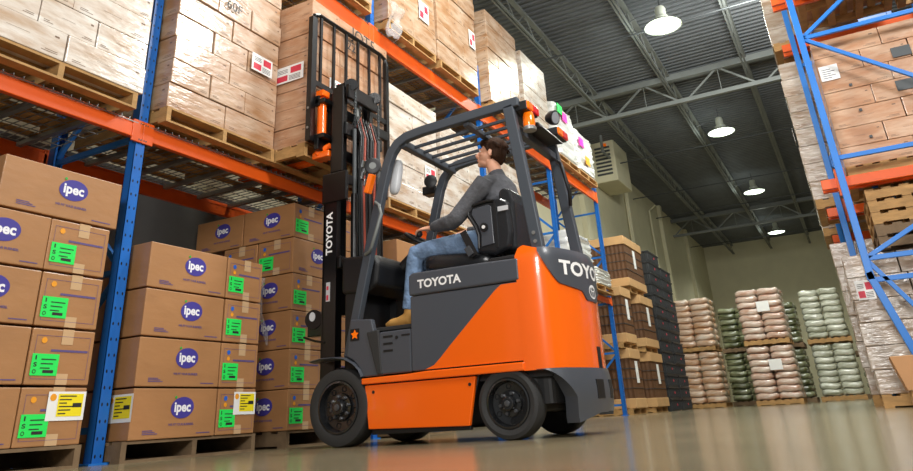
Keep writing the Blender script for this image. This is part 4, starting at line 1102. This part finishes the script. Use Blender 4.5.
bl = part('seat_belt', MB().add([(-2.40, 4.625, 1.42), (-2.35, 4.625, 1.44), (-2.25, 4.60, 1.24), (-2.30, 4.60, 1.22), (-2.40, 4.615, 1.42), (-2.35, 4.615, 1.44), (-2.25, 4.59, 1.24), (-2.30, 4.59, 1.22)],
     [(0, 1, 2, 3), (4, 5, 6, 7), (0, 1, 5, 4), (1, 2, 6, 5), (2, 3, 7, 6), (3, 0, 4, 7)]), 'truck_black')
MB().bar((-2.335, 4.59, 1.30), (-2.30, 4.59, 1.235), .05, .02, (1, 0, 0)).build('buckle', 'belt_grey', bl, bevel=.004)
# mast
def chan(nm, x0, x1, yc_, s, z0, z1, t=.022, w=.055):
    """C section opening towards the truck centre; s=+1 near side"""
    b = MB(); ya, yb = yc_, yc_+s*t
    b.box((x0, min(ya, yb), z0), (x1, max(ya, yb), z1))
    for xa, xb in ((x0, x0+t), (x1-t, x1)): b.box((xa, min(ya, yc_+s*w), z0), (xb, max(ya, yc_+s*w), z1))
    return part(nm, b, 'mast_black', bevel=.003)
oc = chan('outer_mast_channel', -3.645, -3.505, 4.545, 1, .12, 2.12)
chan('outer_mast_channel', -3.645, -3.505, mir(4.545), -1, .12, 2.12)
b = MB(); text(b, 'TOYOTA', (-3.578, 4.543, 1.60), (0, 0, 1), (-1, 0, 0), .36, .066, bold=.035); b.build('mast_lettering', 'white_paint', oc)
b = MB(); b.mi(0); b.box((-3.60, 4.5425, 1.05), (-3.56, 4.544, 1.20)); b.mi(1); b.box((-3.595, 4.5415, 1.06), (-3.575, 4.5425, 1.10)).box((-3.595, 4.5415, 1.14), (-3.575, 4.5425, 1.17))
b.build('warning_decal', ['mirror_back', 'label_red'], oc)
chan('inner_mast_channel', -3.625, -3.525, 4.60, 1, .45, 2.62); chan('inner_mast_channel', -3.625, -3.525, mir(4.60), -1, .45, 2.62)
chan('lift_mast_channel', -3.62, -3.53, 4.655, 1, .95, 3.02); chan('lift_mast_channel', -3.62, -3.53, mir(4.655), -1, .95, 3.02)
part('outer_cross_member', MB().box((-3.50, 4.545, 2.02), (-3.44, mir(4.545), 2.11)), 'mast_black', bevel=.01)
part('mast_side_plate', MB().box((-3.655, 4.530, 1.86), (-3.40, 4.565, 2.12)), 'mast_black', bevel=.01)
part('outer_cross_member', MB().box((-3.50, 4.545, 1.30), (-3.46, mir(4.545), 1.40)), 'mast_black', bevel=.01)
part('outer_cross_member', MB().box((-3.50, 4.545, .40), (-3.46, mir(4.545), .55)), 'mast_black', bevel=.01)
part('inner_cross_member', MB().box((-3.51, 4.60, 2.48), (-3.46, mir(4.60), 2.60)), 'mast_black', bevel=.01)
part('inner_cross_member', MB().box((-3.51, 4.655, 2.86), (-3.47, mir(4.655), 3.0)), 'mast_black', bevel=.01)
for y in (4.70, mir(4.70)):
    part('chain_sheave', MB().lathe([(.0, -.02), (.058, -.02), (.05, -.008), (.05, .008), (.058, .02), (.0, .02)], (-3.48, y, 3.0), (.55, -.8, 0), 24), 'rim', smooth=30)
    c_ = part('lift_cylinder', MB().tube([(-3.44, y, .25), (-3.44, y, 1.95)], .030, 16), 'mast_black', smooth=40)
    MB().tube([(-3.44, y, 1.95), (-3.44, y, 2.55)], .018, 14).build('rod', 'steel_dark', c_, smooth=40)
    ch = MB()
    for k in range(60):
        z = 1.15+k*.03; w = .010 if k % 2 else .016; ch.box((-3.475, y+.05-w, z), (-3.465, y+.05+w, z+.024))
    part('lift_chain', ch, 'steel_dark')
part('center_lift_cylinder', MB().tube([(-3.55, YC, 1.15), (-3.55, YC, 2.75)], .038, 16), 'mast_black', smooth=40)
part('center_rod', MB().tube([(-3.55, YC, 2.75), (-3.55, YC, 3.0)], .022, 14), 'steel_grey', smooth=40)
for k, (y, m_) in enumerate(((4.755, 'mast_black'), (4.785, 'plastic_black'), (4.82, 'copper_hose'), (4.86, 'mast_black'), (4.91, 'plastic_black'), (4.94, 'mast_black'), (4.98, 'copper_hose'), (5.02, 'plastic_black'))):
    part('hydraulic_hose', MB().tube([(-3.43, y, .5), (-3.42, y+.01, 1.2), (-3.43, y, 2.0), (-3.42, y+.01, 2.5), (-3.46, y, 2.7), (-3.55, y-.02, 2.5)], .013, 8), m_, smooth=40)
for (y, z, r) in ((4.79, 2.24, .03), (4.81, 2.18, .022), (4.78, 2.13, .025), (4.82, 2.08, .02), (4.84, 2.26, .02)):
    part('hose_fitting', MB().tube([(-3.42, y, z-.03), (-3.41, y, z+.03)], r*.7, 8), 'chrome', smooth=40)
for y in (4.66, mir(4.66)):
    part('tilt_cylinder', MB().tube([(-3.48, y, .62), (-3.25, y, .60)], .03, 12), 'mast_black', smooth=40)
hr = part('hose_reel', MB().lathe([(.0, -.02), (.075, -.02), (.075, .02), (.0, .02)], (-3.735, 4.575, .93), (.2, -1, 0), 24), 'mast_black', smooth=30)
MB().disc((-3.74, 4.553, .95), (.2, -1, 0), .026, 18, ry=.036, thick=.004).build('white_guard', 'mirror_back', hr)
b = MB(); b.box((-3.80, 4.57, .80), (-3.645, 4.64, .90)); b.tube([(-3.82, 4.55, .80), (-3.70, 4.54, .76), (-3.6, 4.545, .74)], .01, 6); part('hose_bracket', b, 'mast_black', bevel=.006)
# carriage, side shifter, backrest, forks
b = MB(); b.box((-3.735, 4.50, 2.36), (-3.69, 5.62, 2.47)).box((-3.735, 4.50, 2.78), (-3.69, 5.62, 2.88)); b.box((-3.72, 4.66, 2.3), (-3.66, 4.72, 2.95)).box((-3.72, 5.05, 2.3), (-3.66, 5.11, 2.95))
ca = part('fork_carriage', b, 'mast_black', bevel=.006)
part('carriage_side_plate', MB().box((-3.60, 4.575, 2.14), (-3.48, 4.598, 2.95)), 'mast_black', bevel=.006)
b = MB(); b.tube([(-3.70, 4.56, 2.50), (-3.70, 4.56, 2.86)], .042, 16); sh = part('side_shift_cylinder', b, 'truck_orange', smooth=40)
b = MB(); b.box((-3.745, 4.52, 2.88), (-3.66, 4.62, 2.94)); b.build('end_block', 'truck_orange', sh, bevel=.008)
for z in (2.80, 2.46): MB().box((-3.745, 4.50, z), (-3.63, 4.64, z+.045)).build('clamp', 'mast_black', sh, bevel=.006)
b = MB(); b.box((-3.80, 4.56, 2.30), (-3.62, 4.68, 2.36)).tube([(-3.76, 4.56, 2.34), (-3.66, 4.62, 2.42), (-3.60, 4.70, 2.38)], .028, 10); part('fork_heel_bracket', b, 'truck_orange', bevel=.008)
for y in (4.78, 5.40):
    b = MB(); b.prism([(-3.785, 2.365), (-3.745, 2.365), (-3.745, 2.9), (-3.785, 2.9)], 'y', y-.05, y+.05); b.box((-4.85, y-.05, 2.362), (-3.745, y+.05, 2.395)); part('fork', b, 'truck_orange', bevel=.006)
bk = MB(); X_ = -3.76
bk.bar((X_, 4.475, 2.44), (X_, 4.475, 3.70), .05, .07, (1, 0, 0)); bk.bar((X_, 5.70, 2.44), (X_, 5.70, 3.75), .04, .05, (1, 0, 0))
bk.tube([(X_, 4.475, 3.66), (X_, 4.49, 3.735), (X_, 4.56, 3.77), (X_, 5.60, 3.80), (X_, 5.68, 3.78), (X_, 5.70, 3.70)], .022, 10)
bk.bar((X_, 4.475, 3.03), (X_, 5.70, 3.03), .05, .03, (0, 0, 1)); bk.bar((X_, 4.475, 2.46), (X_, 5.70, 2.46), .05, .03, (0, 0, 1))
lb_ = part('load_backrest', bk, 'mast_black')
for k in range(6):
    y = 4.475+1.225*(k+.6)/6.2; MB().bar((X_, y, 3.03), (X_, y, 3.79), .02, .028, (1, 0, 0)).build('backrest_bar', 'mast_black', lb_)
for z in (2.56, 2.75): MB().disc((X_, 4.438, z), (0, -1, 0), .012, 10, thick=.004).build('bolt', 'galv', lb_)

# ================================================================== DRIVER
def remesh(o, vox, sm=6, f=.5):
    r = o.modifiers.new('r', 'REMESH'); r.mode = 'VOXEL'; r.voxel_size = vox; r.use_smooth_shade = True
    s = o.modifiers.new('s', 'SMOOTH'); s.factor = f; s.iterations = sm
    return o
PO = V((-2.30, YC, 1.28))
B = MB()
hip = V((-2.26, YC, 1.36)); chest = V((-2.17, YC-.01, 1.72)); neck = V((-2.175, YC-.01, 1.90))
def torso(b, g):
    b.tube([(-2.30, YC, 1.29), (-2.25, YC, 1.36), (-2.20, YC, 1.48), (-2.17, YC, 1.60), (-2.155, YC, 1.72), (-2.165, YC, 1.80), (-2.175, YC, 1.85), (-2.18, YC, 1.885)],
           [(.10+g, .15+g), (.125+g, .165+g), (.120+g, .155+g), (.125+g, .165+g), (.125+g, .175+g), (.11+g, .18+g), (.085+g, .15+g), (.06+g, .08+g)], 24, ref=(1, 0, 0))
SHL, ELL, WRL = V((-2.185, YC-.200, 1.80)), V((-2.44, 4.60, 1.515)), V((-2.70, 4.72, 1.535))
SHR, ELR, WRR = V((-2.175, YC+.195, 1.80)), V((-2.34, 5.17, 1.53)), V((-2.60, 5.10, 1.555))
HL_, KL, AL = V((-2.30, YC-.10, 1.365)), V((-2.865, YC-.13, 1.365)), V((-2.945, YC-.15, .93))
HR_, KR, AR = V((-2.30, YC+.10, 1.365)), V((-2.85, YC+.15, 1.375)), V((-3.10, YC+.16, .96))
def arm(b, S, E_, W, g, upto=1.):
    b.tube([S+V((0, 0, .02)), S.lerp(E_, .15), S.lerp(E_, .5), E_-(E_-S)*.08, E_+(W-E_)*.10, E_.lerp(W, .35), E_.lerp(W, .7), E_.lerp(W, upto)],
           [.056+g, .066+g, .057+g, .050+g, .050+g, .046+g, .037+g, .028+g], 16)
def leg_(b, H_, K, A, g):
    b.tube([H_+V((.06, 0, 0)), H_.lerp(K, .15), H_.lerp(K, .5), H_.lerp(K, .88), K+V((-.012, 0, -.01)), K.lerp(A, .12)+V((-.005, 0, 0)), K.lerp(A, .35), K.lerp(A, .7), A],
           [.09+g, .092+g, .080+g, .066+g, .062+g, .060+g, .058+g, .046+g, .040+g], 18)
torso(B, 0); arm(B, SHL, ELL, WRL, 0); arm(B, SHR, ELR, WRR, 0); leg_(B, HL_, KL, AL, 0); leg_(B, HR_, KR, AR, 0)
# neck and head ; local head frame: face direction fd
hc = V((-2.215, YC-.01, 2.085)); ey = V((0, 1, 0)); pit = .20   # tilted up
Rh = Matrix.Rotation(.27, 3, 'Z') @ Matrix.Rotation(pit, 3, 'Y')
def hp(f_, s_, u_): return hc+Rh @ V((-f_, s_, u_))       # forward, side, up in head space
B.tube([(-2.17, YC-.01, 1.83), (-2.175, YC-.01, 1.90), hp(-.02, 0, -.055)], [(.062, .068), (.055, .058), (.056, .06)], 18)
B.ell(hp(-.020, 0, .035), (.098, .076, .088), Rh, 28, 18)
B.ell(hp(.030, 0, -.010), (.062, .062, .085), Rh, 24, 16)
B.ell(hp(.040, 0, -.075), (.048, .045, .035), Rh, 20, 12)
B.ell(hp(.072, 0, -.093), (.022, .024, .020), Rh, 14, 10)        # chin
B.tube([hp(.080, 0, .030), hp(.094, 0, .005), hp(.112, 0, -.018), hp(.104, 0, -.030), hp(.085, 0, -.034)], [.008, .011, .015, .013, .008], 12)  # nose
B.ell(hp(.106, .011, -.026), (.010, .008, .007), Rh, 10, 8); B.ell(hp(.106-.0, -.011, -.026), (.010, .008, .007), Rh, 10, 8)
B.ell(hp(.084, 0, .034), (.014, .042, .010), Rh, 16, 8)           # brow
B.ell(hp(.088, 0, -.052), (.012, .022, .006), Rh, 14, 8); B.ell(hp(.086, 0, -.064), (.012, .020, .007), Rh, 14, 8)
for sgn in (-1, 1):
    B.ell(hp(.056, sgn*.040, -.012), (.024, .020, .022), Rh, 14, 10)    # cheek
    e = MB(); 
    B.ell(hp(-.012, sgn*.078, -.004), (.019, .007, .030), Rh @ Matrix.Rotation(sgn*-.25, 3, 'Z') @ Matrix.Rotation(-.15, 3, 'Y'), 16, 12)
def hand(b, W, d, nrm, side, curl, sc_=1.):
    """W wrist, d finger direction, nrm back-of-hand normal, side: direction of the thumb"""
    d = V(d).normalized(); n = V(nrm); n = (n-d*n.dot(d)).normalized(); t = n.cross(d).normalized()
    if t.dot(V(side)) < 0: t = -t
    q_ = sc_
    b.tube([W-d*.02, W+d*.02*q_, W+d*.055*q_, W+d*.085*q_], [(.020*q_, .026*q_), (.016*q_, .034*q_), (.014*q_, .040*q_), (.012*q_, .038*q_)], 14, ref=n)
    for k, (L_, off) in enumerate(((.070, .030), (.078, .010), (.072, -.011), (.056, -.030))):
        L_ *= q_; p = W+d*.082*q_+t*off*q_; pts = [p-d*.03, p]; a = curl*.35
        for q in (.42, .32, .26):
            dr = d*math.cos(a)-n*math.sin(a); p = p+dr*L_*q; pts.append(p.copy()); a += curl
        b.tube(pts, [v*q_ for v in (.009, .0092, .0085, .0078, .0066)], 10)
    p = W+(d*.028+t*.026)*q_; q = p+(t*.75+d*.65-n*.25).normalized()*.040; r_ = q+(t*.2+d*.9-n*.45).normalized()*.030; s_ = r_+(d*.7-n*.7).normalized()*.022
    b.tube([p-t*.012, p, q, r_, s_], [.012, .013, .011, .0095, .008], 10)
hand(B, WRL, (-1, .05, .04), (.15, -.35, 1), (0, 1, .0), .62, 1.15)
hand(B, WRR, (-.95, -.1, -.15), (-.1, -.5, 1), (0, -1, 0), .5, 1.15)
for A in (AL, AR):
    B.tube([A+V((.03, 0, -.02)), A+V((0, 0, -.06)), A+V((-.10, 0, -.10)), A+V((-.17, 0, -.11))], [.035, .038, .032, .022], 12)
body = B.build('person', 'skin', None, org=tuple(PO)); remesh(body, .0048, 3)
tag(body, 'brown haired man in grey shirt and jeans driving the forklift, looking up', 'person')
# hair
Hh = MB()
Hh.ell(hp(-.034, 0, .064), (.102, .092, .088), Rh, 28, 16); Hh.ell(hp(-.060, 0, .010), (.072, .086, .085), Rh, 24, 14)
Hh.ell(hp(.045, 0, .098), (.050, .066, .030), Rh, 20, 10); Hh.ell(hp(.074, 0, .086), (.022, .052, .026), Rh, 16, 10)
Hh.ell(hp(-.085, 0, -.035), (.034, .058, .045), Rh, 16, 10)
hr_ = random.Random(3)
for k in range(60):
    a = hr_.uniform(-PI, PI); el = hr_.uniform(.1, 1.35); 
    p = hp(-.034-.094*math.cos(el)*math.cos(a)*(.95), .084*math.cos(el)*math.sin(a), .062+.080*math.sin(el))
    q = p+Rh @ V((.03*math.cos(a)+.01, .02*math.sin(a), -.035))
    Hh.tube([p, p.lerp(q, .5)+V((0, 0, .003)), q], [.011, .010, .003], 6)
for sgn in (-1, 1):
    Hh.tube([hp(.030, sgn*.072, .060), hp(.020, sgn*.076, .035), hp(.010, sgn*.076, .010)], [.018, .013, .006], 8)
    Hh.ell(hp(-.05, sgn*.070, .0), (.035, .016, .045), Rh, 14, 8)
ho = Hh.build('hair', 'hair', body); remesh(ho, .005, 2)
for sgn in (-1, 1):
    MB().ell(hp(.080, sgn*.030, .014), (.010, .012, .0075), Rh, 12, 8).build('eye', 'label_white', body, smooth=True)
    MB().ell(hp(.0875, sgn*.031, .0145), (.0035, .0055, .0055), Rh, 10, 8).build('iris', 'eye_dark', body, smooth=True)
    MB().tube([hp(.088, sgn*.012, .034), hp(.086, sgn*.030, .040), hp(.074, sgn*.048, .034)], [.003, .004, .002], 8).build('eyebrow', 'hair', body, smooth=True)
MB().ell(hp(.0975, 0, -.058), (.004, .019, .0075), Rh, 14, 8).build('lips', 'lip', body, smooth=True)
# clothing
S = MB(); torso(S, .014); arm(S, SHL, ELL, WRL, .013, .93); arm(S, SHR, ELR, WRR, .013, .93)
S.tube([(-2.175, YC-.01, 1.85), (-2.178, YC-.01, 1.905), (-2.185, YC-.01, 1.925)], [(.085, .095), (.070, .076), (.066, .072)], 18)
S.ell((-2.175, YC-.15, 1.815), (.07, .085, .05)); S.ell((-2.175, YC+.15, 1.815), (.07, .085, .05))
S.tube([(-2.33, YC, 1.33), (-2.24, YC, 1.42)], [(.13, .17), (.145, .185)], 20, ref=(1, 0, 0))
so_ = S.build('shirt', 'shirt', body); remesh(so_, .008, 3)
J = MB(); leg_(J, HL_, KL, AL+V((0, 0, .0)), .012); leg_(J, HR_, KR, AR, .012)
J.tube([(-2.20, YC, 1.30), (-2.28, YC, 1.345), (-2.33, YC, 1.35)], [(.10, .17), (.12, .19), (.10, .18)], 20, ref=(0, 0, 1))
jo = J.build('jeans', 'jeans', body); remesh(jo, .008, 3)
for A in (AL, AR):
    fz = A.z-.115
    bo = MB(); bo.tube([A+V((.01, 0, .02)), A+V((.01, 0, -.03)), A+V((-.01, 0, -.065)), A+V((-.08, 0, -.082)), A+V((-.15, 0, -.085)), A+V((-.20, 0, -.095))], [(.045, .042), (.05, .045), (.052, .045), (.042, .046), (.036, .046), (.02, .032)], 16, ref=(1, 0, 0))
    b1 = bo.build('boot', 'boot', body); remesh(b1, .007, 4)
    sl = MB(); n = 24; o_ = []
    for k in range(n):
        a = 2*PI*k/n; o_.append((A.x-.078+.142*math.cos(a), A.y+.046*math.sin(a)*(1-.12*math.cos(a))))
    sl.prism(o_, 'z', A.z-.137, A.z-.112); sl.build('sole', 'sole', b1)

# prototypes not used are removed
for o in (PAL, PAL_D):
    if o.name not in used:
        for c in list(o.children): bpy.data.objects.remove(c)
        bpy.data.objects.remove(o)
